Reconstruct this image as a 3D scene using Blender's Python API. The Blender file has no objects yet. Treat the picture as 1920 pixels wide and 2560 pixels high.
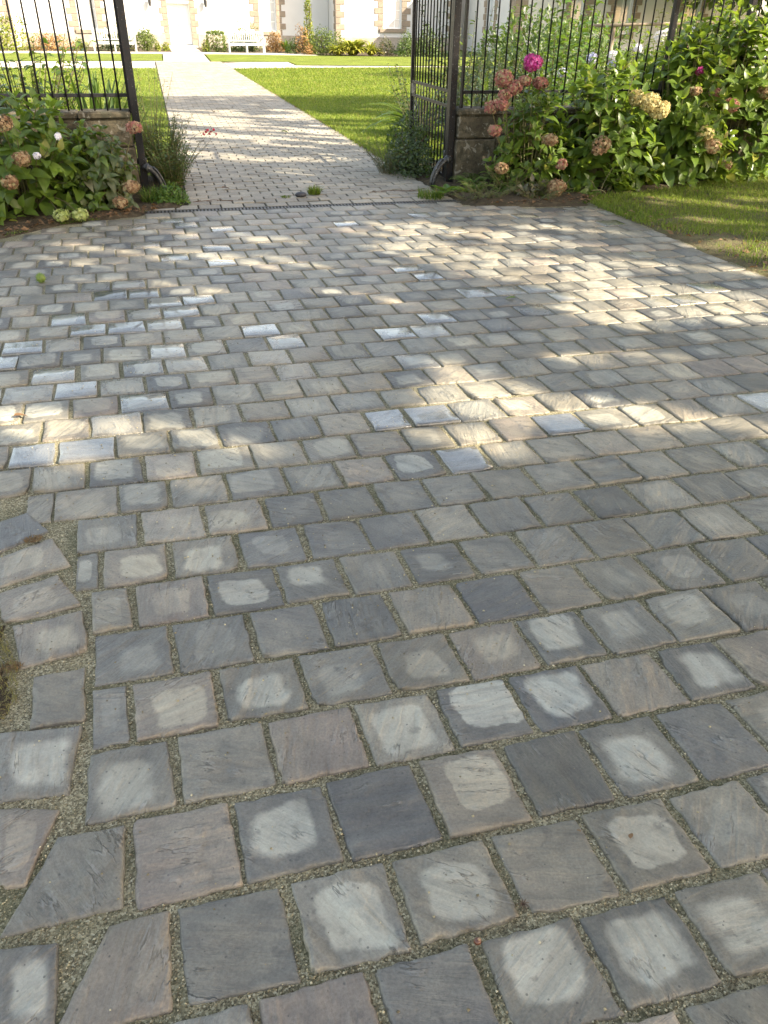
import bpy, math, random
import numpy as np
from mathutils import Vector, Matrix
rng = np.random.default_rng(7)
random.seed(7)
sc = bpy.context.scene
col = sc.collection
SUN_AZ = (0.82, -0.572)            # horizontal direction towards the sun
SUN_EL = math.radians(35)
_n = math.hypot(*SUN_AZ); SUN_AZ = (SUN_AZ[0]/_n, SUN_AZ[1]/_n)
TAN = math.tan(SUN_EL)

# ------------------------------------------------------------------ helpers
def tag(o, label=None, cat=None, group=None, kind=None):
    if label: o['label'] = label
    if cat: o['category'] = cat
    if group: o['group'] = group
    if kind: o['kind'] = kind
    return o

def thing(name, label, cat, loc=(0, 0, 0), group=None):
    o = bpy.data.objects.new(name, None); col.objects.link(o)
    o.empty_display_size = 0.1
    o.location = loc
    return tag(o, label, cat, group)

def wloc(o):
    v = Vector((0, 0, 0))
    while o is not None:
        v += Vector(o.location); o = o.parent
    return v

def mesh_obj(name, verts, faces, mat, parent=None, attrs=None, smooth=False, mats=None, fmat=None):
    """vertices are in world coordinates; the object is parented without moving them"""
    verts = np.asarray(verts, dtype=np.float32)
    off = wloc(parent) if parent else Vector((0, 0, 0))
    v = verts - np.array(off, dtype=np.float32)
    me = bpy.data.meshes.new(name)
    if isinstance(faces, np.ndarray):
        nf, k = faces.shape
        me.vertices.add(len(v)); me.vertices.foreach_set('co', v.ravel())
        me.loops.add(nf*k); me.loops.foreach_set('vertex_index', faces.astype(np.int32).ravel())
        me.polygons.add(nf)
        me.polygons.foreach_set('loop_start', np.arange(0, nf*k, k, dtype=np.int32))
        me.polygons.foreach_set('loop_total', np.full(nf, k, dtype=np.int32))
        me.update(calc_edges=True)
    else:
        me.from_pydata(v.tolist(), [], faces); me.update()
    if attrs:
        for an, (typ, data) in attrs.items():
            a = me.attributes.new(an, typ, 'POINT')
            key = 'vector' if typ == 'FLOAT_VECTOR' else ('color' if typ == 'FLOAT_COLOR' else 'value')
            a.data.foreach_set(key, np.asarray(data, dtype=np.float32).ravel())
    for m in (mats if mats else [mat]): me.materials.append(m)
    if fmat is not None: me.polygons.foreach_set('material_index', np.asarray(fmat, dtype=np.int32))
    if smooth: me.polygons.foreach_set('use_smooth', np.ones(len(me.polygons), dtype=bool))
    me.validate()
    o = bpy.data.objects.new(name, me); col.objects.link(o)
    if parent: o.parent = parent
    return o

def dup(o, parent, loc=None):
    c = o.copy(); col.objects.link(c); c.parent = parent
    if loc is not None: c.location = loc
    return c

class MB:
    def __init__(s): s.v = []; s.f = []
    def add(s, v, f):
        b = len(s.v); s.v += [tuple(p) for p in v]; s.f += [tuple(i+b for i in q) for q in f]; return s
    def box(s, x0, x1, y0, y1, z0, z1, bev=0.0):
        if bev <= 0:
            v = [(x0,y0,z0),(x1,y0,z0),(x1,y1,z0),(x0,y1,z0),(x0,y0,z1),(x1,y0,z1),(x1,y1,z1),(x0,y1,z1)]
            return s.add(v, [(3,2,1,0),(4,5,6,7),(0,1,5,4),(1,2,6,5),(2,3,7,6),(3,0,4,7)])
        b = bev; v = []
        for z, k in ((z0, b), (z0+b, 0), (z1-b, 0), (z1, b)):
            xa, xb, ya, yb = x0+k, x1-k, y0+k, y1-k
            c = b*0.6 if k == 0 else 0.0
            v += [(xa+c,ya,z),(xb-c,ya,z),(xb,ya+c,z),(xb,yb-c,z),(xb-c,yb,z),(xa+c,yb,z),(xa,yb-c,z),(xa,ya+c,z)]
        f = [tuple(range(7,-1,-1)), tuple(range(24,32))]
        for r in range(3):
            for i in range(8):
                j = (i+1) % 8
                f.append((r*8+i, r*8+j, r*8+8+j, r*8+8+i))
        return s.add(v, f)
    def tube(s, pts, rad, n=8, cap=True):
        pts = [Vector(p) for p in pts]; m = len(pts)
        if not hasattr(rad, '__len__'): rad = [rad]*m
        v = []; f = []; up = None
        for i, p in enumerate(pts):
            t = (pts[min(i+1, m-1)]-pts[max(i-1, 0)]).normalized()
            if up is None or abs(up.dot(t)) > .95:
                up = Vector((0, 0, 1)) if abs(t.z) < .9 else Vector((1, 0, 0))
            a = t.cross(up).normalized(); up = a.cross(t).normalized()
            for k in range(n):
                g = 2*math.pi*k/n
                v.append(p + (a*math.cos(g)+up*math.sin(g))*rad[i])
        for i in range(m-1):
            for k in range(n):
                l = (k+1) % n
                f.append((i*n+k, i*n+l, (i+1)*n+l, (i+1)*n+k))
        if cap: f += [tuple(range(n-1, -1, -1)), tuple(range((m-1)*n, m*n))]
        return s.add(v, f)
    def ball(s, c, r, nu=8, nv=6, sq=(1, 1, 1)):
        v = [(c[0], c[1], c[2]-r*sq[2])]; f = []
        for i in range(1, nv):
            t = -math.pi/2+math.pi*i/nv
            for k in range(nu):
                g = 2*math.pi*k/nu
                v.append((c[0]+r*sq[0]*math.cos(t)*math.cos(g), c[1]+r*sq[1]*math.cos(t)*math.sin(g), c[2]+r*sq[2]*math.sin(t)))
        v.append((c[0], c[1], c[2]+r*sq[2]))
        for k in range(nu):
            l = (k+1) % nu
            f.append((0, 1+l, 1+k))
            for i in range(nv-2): f.append((1+i*nu+k, 1+i*nu+l, 1+(i+1)*nu+l, 1+(i+1)*nu+k))
            f.append((1+(nv-2)*nu+k, 1+(nv-2)*nu+l, len(v)-1))
        return s.add(v, f)
    def build(s, name, mat, parent=None, smooth=False):
        return mesh_obj(name, s.v, s.f, mat, parent, smooth=smooth)

def vnoise2(x, y, seed=0):
    """value noise on numpy arrays, range 0..1"""
    r = np.random.default_rng(seed).random((128, 128))
    xi = np.floor(x).astype(int); yi = np.floor(y).astype(int)
    fx = x-xi; fy = y-yi
    fx = fx*fx*(3-2*fx); fy = fy*fy*(3-2*fy)
    a = r[yi % 128, xi % 128]; b = r[yi % 128, (xi+1) % 128]
    c = r[(yi+1) % 128, xi % 128]; d = r[(yi+1) % 128, (xi+1) % 128]
    return (a*(1-fx)+b*fx)*(1-fy)+(c*(1-fx)+d*fx)*fy
def fbm2(x, y, seed=0, o=3):
    s = 0; a = 1; t = 0
    for k in range(o):
        s = s+a*vnoise2(x*2**k+17*k, y*2**k+5*k, seed+k); t += a; a *= .5
    return s/t

# ------------------------------------------------------------------ material helpers
class NT:
    def __init__(s, name):
        s.m = bpy.data.materials.new(name); s.m.use_nodes = True
        s.t = s.m.node_tree; s.t.nodes.clear()
        s.out = s.n('ShaderNodeOutputMaterial')
    def n(s, typ, **kw):
        x = s.t.nodes.new(typ)
        for k, v in kw.items():
            if k.startswith('i_'):
                key = k[2:]
                x.inputs[int(key) if key.isdigit() else key.replace('_', ' ')].default_value = v
            else: setattr(x, k, v)
        return x
    def l(s, a, b): s.t.links.new(a, b)
    def setin(s, node, idx, val):
        if hasattr(val, 'is_output') or isinstance(val, bpy.types.NodeSocket): s.l(val, node.inputs[idx])
        else: node.inputs[idx].default_value = val
    def math(s, op, a, b=0.0, clamp=False):
        x = s.n('ShaderNodeMath', operation=op, use_clamp=clamp); s.setin(x, 0, a); s.setin(x, 1, b); return x.outputs[0]
    def mix(s, f, a, b, mode='MIX'):
        x = s.n('ShaderNodeMix', data_type='RGBA', blend_type=mode)
        s.setin(x, 0, f); s.setin(x, 6, a); s.setin(x, 7, b); return x.outputs[2]
    def ramp(s, f, stops):
        x = s.n('ShaderNodeValToRGB'); e = x.color_ramp.elements
        while len(e) < len(stops): e.new(0.5)
        for k, (p, c) in enumerate(stops): e[k].position = p; e[k].color = c if len(c) == 4 else (*c, 1)
        s.l(f, x.inputs[0]); return x.outputs[0]
    def smooth(s, f, a, b):
        x = s.n('ShaderNodeMapRange', interpolation_type='SMOOTHSTEP'); s.setin(x, 0, f); s.setin(x, 1, a); s.setin(x, 2, b); return x.outputs[0]
    def noise(s, vec, scale, detail=4, rough=.55, dist=0.0):
        x = s.n('ShaderNodeTexNoise'); x.inputs['Scale'].default_value = scale; x.inputs['Detail'].default_value = detail
        x.inputs['Roughness'].default_value = rough; x.inputs['Distortion'].default_value = dist
        if vec is not None: s.l(vec, x.inputs['Vector'])
        return x.outputs['Fac']
    def vor(s, vec, scale, out='Distance', feature='F1'):
        x = s.n('ShaderNodeTexVoronoi', feature=feature); x.inputs['Scale'].default_value = scale
        if vec is not None: s.l(vec, x.inputs['Vector'])
        return x.outputs[out]
    def pos(s): return s.n('ShaderNodeTexCoord').outputs['Object']
    def world(s): return s.n('ShaderNodeNewGeometry').outputs['Position']
    def scale(s, vec, sx, sy, sz):
        x = s.n('ShaderNodeMapping'); x.inputs['Scale'].default_value = (sx, sy, sz); s.l(vec, x.inputs['Vector']); return x.outputs[0]
    def bump(s, h, strength=.5, dist=.01, nrm=None):
        x = s.n('ShaderNodeBump'); x.inputs['Strength'].default_value = strength; x.inputs['Distance'].default_value = dist
        s.l(h, x.inputs['Height'])
        if nrm: s.l(nrm, x.inputs['Normal'])
        return x.outputs[0]
    def attr(s, name): return s.n('ShaderNodeAttribute', attribute_name=name)
    def bsdf(s, color, rough=.6, nrm=None, metal=0.0, spec=.5):
        x = s.n('ShaderNodeBsdfPrincipled')
        s.setin(x, 'Base Color', color); s.setin(x, 'Roughness', rough); s.setin(x, 'Metallic', metal)
        s.setin(x, 'Specular IOR Level', spec)
        if nrm is not None: s.l(nrm, x.inputs['Normal'])
        return x
    def done(s, sh): s.l(sh, s.out.inputs[0]); return s.m

def rgba(r, g, b): return (r, g, b, 1)

def leaf_mat(name, c1, c2, c3=None, trans=.35, rough=.38, vein=.5, tcol=(.22, .34, .03)):
    """leafuv: u (-1..1 across), v (0..1 along), random"""
    t = NT(name)
    a = t.attr('leafuv'); sp = t.n('ShaderNodeSeparateXYZ'); t.l(a.outputs['Vector'], sp.inputs[0])
    u, v, r = sp.outputs
    base = t.ramp(r, [(0, c1), (.75, c2), (.93, c2), (1, c3 or c2)])
    au = t.math('ABSOLUTE', u)
    mid = t.math('LESS_THAN', au, .07)
    sv = t.math('FRACT', t.math('ADD', t.math('MULTIPLY', v, 7.0), t.math('MULTIPLY', au, -1.6)))
    side = t.math('LESS_THAN', sv, .14)
    vv = t.math('MULTIPLY', t.math('MAXIMUM', mid, t.math('MULTIPLY', side, .55)), vein)
    nz = t.noise(t.world(), 35, 3)
    base = t.mix(t.math('MULTIPLY', nz, .5), base, t.mix(.5, base, rgba(*c1)), 'MIX')
    cl = t.mix(vv, base, t.mix(.4, base, rgba(.16, .2, .06)))
    nrm = t.bump(t.math('SUBTRACT', sv, t.math('MULTIPLY', mid, .5)), .25, .004)
    b = t.bsdf(cl, rough, nrm, spec=.45)
    tr = t.n('ShaderNodeBsdfTranslucent'); t.l(t.mix(.6, cl, rgba(*tcol)), tr.inputs[0])
    mx = t.n('ShaderNodeMixShader'); mx.inputs[0].default_value = trans
    t.l(b.outputs[0], mx.inputs[1]); t.l(tr.outputs[0], mx.inputs[2])
    return t.done(mx.outputs[0])

M = {}
def simple(name, c, rough=.6, nscale=20, namt=.25, bump=.2, bdist=.004, metal=0, spec=.5, c2=None):
    t = NT(name); p = t.world()
    nz = t.noise(p, nscale, 5)
    dark = c2 or tuple(x*.6 for x in c)
    clr = t.mix(t.smooth(nz, .5-namt, .5+namt), rgba(*dark), rgba(*c))
    b = t.bsdf(clr, rough, t.bump(t.noise(p, nscale*4, 4), bump, bdist), metal, spec)
    M[name] = t.done(b.outputs[0]); return M[name]

# paving stone: puv = (u,v,rnd) in the stone, ptone = (dry, hue, lightness, wet)
def mk_sett():
    t = NT('riven_sandstone')
    a = t.attr('puv'); sp = t.n('ShaderNodeSeparateXYZ'); t.l(a.outputs['Vector'], sp.inputs[0]); u, v, r = sp.outputs
    c = t.attr('ptone'); sc_ = t.n('ShaderNodeSeparateColor'); t.l(c.outputs['Color'], sc_.inputs[0])
    dry, hue, lgt = sc_.outputs; wet = c.outputs['Alpha']
    p = t.world()
    rot = t.n('ShaderNodeVectorRotate', rotation_type='Z_AXIS'); t.l(p, rot.inputs['Vector']); t.l(t.math('MULTIPLY', r, 40.0), rot.inputs['Angle'])
    addv = t.n('ShaderNodeVectorMath', operation='ADD'); t.l(rot.outputs[0], addv.inputs[0])
    cmb = t.n('ShaderNodeCombineXYZ'); t.l(t.math('MULTIPLY', r, 91.0), cmb.inputs[2]); t.l(t.math('MULTIPLY', r, 37.0), cmb.inputs[0]); t.l(cmb.outputs[0], addv.inputs[1])
    q = addv.outputs[0]
    streak = t.noise(t.scale(q, 5, 34, 1), 1.0, 6, .62, .6)
    fine = t.noise(q, 160, 4, .7)
    mott = t.noise(q, 13, 6, .62, .5)
    huen = t.noise(q, 5, 2, .5, .3)
    # hue ramp: blue slate -> grey green -> buff grey -> plum brown
    hsum = t.math('ADD', hue, t.math('MULTIPLY', t.math('SUBTRACT', huen, .5), .55))
    basec = t.ramp(hsum, [(0.0, rgba(.098, .094, .084)), (.3, rgba(.145, .136, .11)), (.55, rgba(.184, .166, .125)), (.78, rgba(.195, .169, .127)), (1, rgba(.182, .153, .122))])
    f = t.math('ADD', t.math('MULTIPLY', streak, .6), t.math('MULTIPLY', mott, .8))
    basec = t.mix(1.0, basec, t.ramp(f, [(.4, rgba(.6, .6, .6)), (.68, rgba(1.0, 1.0, 1.0)), (.92, rgba(1.36, 1.34, 1.28))]), 'MULTIPLY')
    basec = t.mix(1.0, basec, t.ramp(fine, [(.3, rgba(.74, .74, .74)), (.7, rgba(1.22, 1.22, 1.22))]), 'MULTIPLY')
    lg = t.n('ShaderNodeCombineColor'); [t.l(t.math('ADD', t.math('MULTIPLY', lgt, .9), .55), lg.inputs[k]) for k in range(3)]
    basec = t.mix(1.0, basec, lg.outputs[0], 'MULTIPLY')
    # dried-out centre of the stone
    uo = t.math('ADD', u, t.math('MULTIPLY', t.math('SUBTRACT', t.math('FRACT', t.math('MULTIPLY', r, 13.7)), .5), .2))
    vo = t.math('ADD', v, t.math('MULTIPLY', t.math('SUBTRACT', t.math('FRACT', t.math('MULTIPLY', r, 29.3)), .5), .2))
    eu = t.math('ABSOLUTE', t.math('SUBTRACT', uo, .5)); ev = t.math('ABSOLUTE', t.math('SUBTRACT', vo, .5))
    d = t.math('SUBTRACT', .5, t.math('POWER', t.math('ADD', t.math('POWER', eu, 5.0), t.math('POWER', ev, 5.0)), .2))
    edge = t.math('ADD', d, t.math('ADD', t.math('MULTIPLY', t.math('SUBTRACT', t.noise(q, 8, 3, .5), .5), .36), t.math('MULTIPLY', t.math('SUBTRACT', t.noise(q, 45, 4, .6), .5), .09)))
    wide = t.math('GREATER_THAN', dry, 1.0)     # values above one: nearly the whole stone has dried, less pale
    inset = t.math('SUBTRACT', t.math('SUBTRACT', .25, t.math('MULTIPLY', t.math('MINIMUM', dry, 1.0), .2)), t.math('MULTIPLY', wide, -.035))
    soft = t.math('ADD', .035, t.math('MULTIPLY', t.math('FRACT', t.math('MULTIPLY', r, 7.3)), .13))
    mask = t.smooth(edge, inset, t.math('ADD', inset, soft))
    amt = t.math('ADD', t.math('MULTIPLY', t.smooth(dry, .05, .62), t.math('SUBTRACT', 1.0, wide)), t.math('MULTIPLY', wide, t.math('SUBTRACT', dry, 1.0)))
    mask = t.math('MULTIPLY', mask, amt)
    mask = t.math('MULTIPLY', mask, t.math('ADD', .8, t.math('MULTIPLY', t.smooth(streak, .35, .6), .2)))
    dryc = t.ramp(hue, [(0, rgba(.32, .315, .265)), (.45, rgba(.345, .328, .26)), (.75, rgba(.36, .325, .24)), (1, rgba(.355, .315, .235))])
    dryc = t.mix(1.0, dryc, t.ramp(f, [(.42, rgba(.74, .74, .74)), (.62, rgba(.95, .95, .95)), (.85, rgba(1.12, 1.12, 1.12))]), 'MULTIPLY')
    dryc = t.mix(1.0, dryc, t.ramp(fine, [(.3, rgba(.86, .86, .86)), (.7, rgba(1.1, 1.1, 1.1))]), 'MULTIPLY')
    clr = t.mix(mask, basec, dryc)
    stain = t.noise(p, 1.7, 4, .6)
    clr = t.mix(1.0, clr, t.ramp(stain, [(.34, rgba(.8, .79, .77)), (.5, rgba(1, 1, 1)), (.68, rgba(1.13, 1.11, 1.07))]), 'MULTIPLY')
    blot = t.smooth(t.noise(q, 21, 4, .65), .6, .7)
    clr = t.mix(t.math('MULTIPLY', blot, .4), clr, rgba(.05, .047, .042))
    # dark specks: grit, and fine pits darkened by colour
    spk = t.vor(q, 42); spm = t.math('MULTIPLY', t.math('LESS_THAN', spk, .105), t.math('GREATER_THAN', mott, .47))
    clr = t.mix(t.math('MULTIPLY', spm, .6), clr, rgba(.03, .03, .028))
    # cleft ledges along the grain: shadow painted below, lit lip painted above
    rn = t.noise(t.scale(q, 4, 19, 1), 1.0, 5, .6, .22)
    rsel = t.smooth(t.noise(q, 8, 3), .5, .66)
    ledge_shade = t.math('MULTIPLY', t.math('SUBTRACT', 1.0, t.smooth(t.math('ABSOLUTE', t.math('SUBTRACT', rn, .5)), .0, .014)), rsel)
    ledge_light = t.math('MULTIPLY', t.math('SUBTRACT', 1.0, t.smooth(t.math('ABSOLUTE', t.math('SUBTRACT', rn, .527)), .0, .02)), rsel)
    clr = t.mix(t.math('MULTIPLY', ledge_shade, .5), clr, rgba(.035, .035, .034))
    clr = t.mix(t.math('MULTIPLY', ledge_light, .2), clr, rgba(.42, .42, .39))
    ledge = t.smooth(rn, .49, .51)
    rough = t.math('SUBTRACT', t.math('ADD', .50, t.math('ADD', t.math('MULTIPLY', mask, .28), t.math('MULTIPLY', t.math('SUBTRACT', mott, .5), .3))), t.math('MULTIPLY', wet, .3))
    hgt = t.math('ADD', t.math('MULTIPLY', streak, 1.0), t.math('ADD', t.math('MULTIPLY', fine, .16), t.math('MULTIPLY', mott, .6)))
    hgt = t.math('ADD', hgt, t.math('MULTIPLY', t.math('MULTIPLY', ledge, rsel), .5))
    nrm = t.bump(hgt, .95, .0095)
    b = t.bsdf(clr, rough, nrm, spec=.5)
    t.l(t.smooth(wet, .75, 1.1), b.inputs['Coat Weight']); b.inputs['Coat Roughness'].default_value = .12   # a film of water
    return t.done(b.outputs[0])
M['sett'] = mk_sett()

def mk_joint():
    t = NT('gritty_joint_sand'); p = t.world()
    v = t.vor(p, 260, 'Color'); g = t.n('ShaderNodeSeparateColor'); t.l(v, g.inputs[0])
    c = t.ramp(g.outputs[0], [(0, rgba(.09, .078, .047)), (.5, rgba(.215, .188, .113)), (.85, rgba(.35, .31, .19)), (1, rgba(.45, .41, .28))])
    big = t.noise(p, 3.5, 4)
    c = t.mix(t.smooth(big, .45, .65), c, t.mix(.5, c, rgba(.055, .06, .025)))
    b = t.bsdf(c, .9, t.bump(t.math('ADD', t.vor(p, 260), t.noise(p, 60, 3)), .8, .004), spec=.25)
    return t.done(b.outputs[0])
M['joint'] = mk_joint()

def mk_grit():
    t = NT('grit'); a = t.attr('rnd')
    c = t.ramp(a.outputs['Fac'], [(0, rgba(.09, .075, .045)), (.5, rgba(.235, .2, .12)), (.85, rgba(.37, .325, .195)), (1, rgba(.5, .45, .31))])
    return t.done(t.bsdf(c, .85, spec=.3).outputs[0])
M['grit'] = mk_grit()

def mk_block():
    t = NT('path_block'); p = t.world()
    a = t.attr('puv'); sp = t.n('ShaderNodeSeparateXYZ'); t.l(a.outputs['Vector'], sp.inputs[0]); r = sp.outputs[2]
    c = t.ramp(r, [(0, rgba(.215, .195, .158)), (.5, rgba(.27, .248, .2)), (1, rgba(.325, .293, .228))])
    n = t.noise(p, 40, 5, .65); big = t.noise(p, 1.6, 3)
    c = t.mix(1.0, c, t.ramp(n, [(.3, rgba(.75, .75, .75)), (.7, rgba(1.15, 1.15, 1.15))]), 'MULTIPLY')
    c = t.mix(1.0, c, t.ramp(big, [(.35, rgba(.86, .86, .84)), (.65, rgba(1.08, 1.07, 1.04))]), 'MULTIPLY')
    return t.done(t.bsdf(c, .75, t.bump(n, .5, .006), spec=.35).outputs[0])
M['block'] = mk_block()

def mk_ground(name, cs, nscale=12, leaf=False):
    t = NT(name); p = t.world()
    n = t.noise(p, nscale, 6, .65); n2 = t.noise(p, nscale*9, 3, .6); n3 = t.noise(p, .9, 3)
    c = t.ramp(t.math('ADD', t.math('MULTIPLY', n, .6), t.math('MULTIPLY', n2, .4)), [(.3, rgba(*cs[0])), (.5, rgba(*cs[1])), (.68, rgba(*cs[2]))])
    c = t.mix(1.0, c, t.ramp(n3, [(.35, rgba(.8, .8, .8)), (.65, rgba(1.15, 1.15, 1.15))]), 'MULTIPLY')
    return t.done(t.bsdf(c, .95, t.bump(t.math('ADD', n, n2), .9, .02), spec=.15).outputs[0])
M['soil'] = mk_ground('bed_soil', [(.025, .02, .013), (.07, .055, .034), (.15, .12, .072)], 14)
M['turf'] = mk_ground('turf', [(.07, .1, .012), (.125, .16, .02), (.18, .21, .035)], 10)
M['dryturf'] = mk_ground('worn_turf', [(.06, .045, .024), (.11, .09, .048), (.1, .12, .035)], 7)
M['gravel'] = mk_ground('pale_gravel', [(.42, .38, .3), (.52, .48, .4), (.62, .58, .5)], 20)
M['terrain'] = mk_ground('terrain', [(.03, .05, .012), (.05, .08, .02), (.08, .1, .03)], 3)

def mk_grass(name, c):
    t = NT(name); a = t.attr('leafuv'); sp = t.n('ShaderNodeSeparateXYZ'); t.l(a.outputs['Vector'], sp.inputs[0]); u, v, r = sp.outputs
    clr = t.ramp(r, [(0, rgba(*c[0])), (.55, rgba(*c[1])), (.86, rgba(*c[2])), (.95, rgba(.2, .165, .06)), (1, rgba(.26, .21, .1))])
    big = t.noise(t.world(), .8, 3)
    clr = t.mix(1.0, clr, t.ramp(big, [(.35, rgba(.78, .82, .7)), (.65, rgba(1.2, 1.12, 1.0))]), 'MULTIPLY')
    b = t.bsdf(clr, .55, spec=.25)
    tr = t.n('ShaderNodeBsdfTranslucent'); t.l(t.mix(.5, clr, rgba(.2, .3, .03)), tr.inputs[0])
    mx = t.n('ShaderNodeMixShader'); mx.inputs[0].default_value = .35
    t.l(b.outputs[0], mx.inputs[1]); t.l(tr.outputs[0], mx.inputs[2])
    return t.done(mx.outputs[0])
M['grass'] = mk_grass('grass_blade', [(.04, .085, .012), (.08, .14, .018), (.13, .19, .03)])
M['lawngrass'] = mk_grass('lawn_blade', [(.09, .14, .014), (.15, .21, .022), (.21, .26, .04)])

def mk_iron():
    t = NT('flaking_black_iron'); p = t.world()
    n = t.noise(p, 26, 5, .65); n2 = t.noise(p, 90, 4, .6)
    c = t.mix(t.smooth(n, .56, .66), rgba(.008, .008, .009), rgba(.022, .013, .009))
    c = t.mix(t.math('MULTIPLY', t.smooth(n2, .66, .7), .8), c, rgba(.3, .31, .33))
    return t.done(t.bsdf(c, t.math('ADD', .32, t.math('MULTIPLY', n, .25)), t.bump(n2, .4, .003), 0.0, .15).outputs[0])
M['iron'] = mk_iron()
def mk_iron_old():
    t = NT('weathered_iron'); p = t.world()
    n = t.noise(p, 45, 5, .7)
    c = t.ramp(n, [(.4, rgba(.012, .013, .014)), (.6, rgba(.035, .036, .034)), (.64, rgba(.15, .16, .16)), (.78, rgba(.3, .31, .3))])
    return t.done(t.bsdf(c, .5, t.bump(n, .7, .004)).outputs[0])
M['oldiron'] = mk_iron_old()
M['barmetal'] = simple('satin_black_bar', (.012, .012, .013), .5, 30, .2, .15, .001, spec=.25)
def mk_pier():
    t = NT('lichened_stone'); p = t.world()
    n = t.noise(p, 6, 6, .65, .5); n2 = t.noise(p, 32, 5, .7); n3 = t.noise(p, 14, 4, .6, .8)
    c = t.ramp(n, [(.3, rgba(.042, .036, .024)), (.5, rgba(.08, .068, .045)), (.7, rgba(.13, .112, .078))])
    c = t.mix(1.0, c, t.ramp(n2, [(.3, rgba(.65, .65, .65)), (.7, rgba(1.2, 1.2, 1.2))]), 'MULTIPLY')
    c = t.mix(t.math('MULTIPLY', t.smooth(n3, .58, .64), .6), c, rgba(.24, .23, .19))
    c = t.mix(t.math('MULTIPLY', t.smooth(t.noise(p, 9, 5, .6, .3), .52, .62), .85), c, rgba(.035, .034, .022))
    return t.done(t.bsdf(c, .9, t.bump(t.math('ADD', n, n2), .8, .012), spec=.2).outputs[0])
M['pier'] = mk_pier()
simple('render_wall', (.6, .595, .58), .9, 1.2, .5, .25, .006, c2=(.54, .535, .52)); simple('quoin', (.3, .245, .185), .9, 3, .3, .5, .01, c2=(.21, .17, .13))
simple('plinth', (.4, .35, .29), .9, 3, .3, .5, .01); simple('white_paint', (.8, .8, .79), .45, 8, .5, .05, .001, c2=(.76, .76, .75))
simple('bench_paint', (.4, .43, .41), .55, 12, .4, .15, .002, c2=(.34, .37, .36)); simple('slate_roof', (.06, .065, .075), .6, 6, .3, .4, .01)
simple('lamp_iron', (.03, .03, .032), .5); simple('wood', (.3, .24, .16), .8, 14, .3, .5, .004); simple('bark', (.09, .07, .05), .95, 9, .3, .9, .03)
simple('stem', (.14, .13, .05), .7, 30, .3, .2); simple('brownstem', (.1, .06, .035), .8, 30, .3, .2)
simple('flag', (.5, .46, .38), .9, 4, .3, .3, .005); simple('dark_stone', (.035, .035, .04), .6, 40, .3, .4, .003)
simple('grate', (.1, .095, .085), .55, 30, .3, .3, .002, metal=.3); simple('dark_void', (.008, .008, .008), .95)
def mk_glass():
    t = NT('pale_opaque_pane'); b = t.bsdf(rgba(.5, .52, .54), .1, spec=.8); return t.done(b.outputs[0])  # opaque pale pane; its colour supplies the washed-out brightness of the windows
M['glass'] = mk_glass()
simple('curtain', (.7, .7, .68), .8, 5, .3)

M['hyd'] = leaf_mat('hydrangea_leaf', (.055, .1, .016), (.11, .17, .022), (.2, .2, .03), .38, .36, tcol=(.28, .4, .03))
M['hydY'] = leaf_mat('yellow_green_hydrangea_leaf', (.07, .12, .014), (.14, .2, .022), (.24, .2, .03), .42, .4, tcol=(.32, .44, .03))  # lighter yellow green; carries the sunlight on the tall bush by the railing
M['hydP'] = leaf_mat('limp_hydrangea_leaf', (.06, .085, .03), (.1, .12, .045), (.16, .12, .08), .3, .42)
M['hydR'] = leaf_mat('plum_tinted_leaf', (.07, .07, .045), (.11, .085, .06), (.16, .06, .03), .28, .38)
M['smallgreen'] = leaf_mat('small_green_leaf', (.04, .075, .014), (.075, .12, .022), (.13, .16, .03), .3, .45, 0)
M['brightweed'] = leaf_mat('bright_weed_leaf', (.05, .11, .012), (.085, .16, .02), (.16, .2, .04), .35, .45, .2)
M['greyleaf'] = leaf_mat('grey_green_leaf', (.06, .08, .04), (.12, .15, .08), (.2, .22, .13), .3, .5, .2)
M['darkleaf'] = leaf_mat('dark_leaf', (.018, .035, .01), (.035, .06, .016), (.06, .085, .02), .25, .42, 0)
M['yellowleaf'] = leaf_mat('golden_leaf', (.12, .16, .015), (.22, .24, .025), (.32, .26, .03), .35, .5, 0)
M['boxleaf'] = leaf_mat('box_leaf', (.06, .09, .012), (.11, .15, .02), (.16, .18, .03), .3, .45, 0)
M['orangeleaf'] = leaf_mat('orange_leaf', (.28, .16, .05), (.36, .22, .08), (.3, .27, .08), .35, .5, 0, (.4, .2, .05))
M['strap'] = leaf_mat('strap_leaf', (.04, .075, .012), (.075, .12, .02), (.15, .16, .03), .3, .4, .1)
M['strapY'] = leaf_mat('golden_strap_leaf', (.24, .24, .03), (.34, .32, .05), (.38, .3, .07), .35, .45, .1)
M['treeleaf'] = leaf_mat('chestnut_leaf', (.03, .06, .01), (.06, .1, .018), (.12, .12, .02), .25, .45, .2)
M['deadleaf'] = leaf_mat('dead_leaf', (.1, .05, .02), (.19, .105, .045), (.3, .2, .08), .15, .6, .3, (.3, .15, .04))
def petal_mat(name, stops):
    t = NT(name); a = t.attr('leafuv'); sp = t.n('ShaderNodeSeparateXYZ'); t.l(a.outputs['Vector'], sp.inputs[0])
    c = t.ramp(sp.outputs[2], [(p, rgba(*q)) for p, q in stops])
    b = t.bsdf(c, .65, spec=.2); tr = t.n('ShaderNodeBsdfTranslucent'); t.l(c, tr.inputs[0])
    mx = t.n('ShaderNodeMixShader'); mx.inputs[0].default_value = .3; t.l(b.outputs[0], mx.inputs[1]); t.l(tr.outputs[0], mx.inputs[2])
    return t.done(mx.outputs[0])
M['magenta'] = petal_mat('magenta_petal', [(0, (.32, .015, .13)), (.6, (.5, .05, .26)), (1, (.62, .2, .42))])
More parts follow.
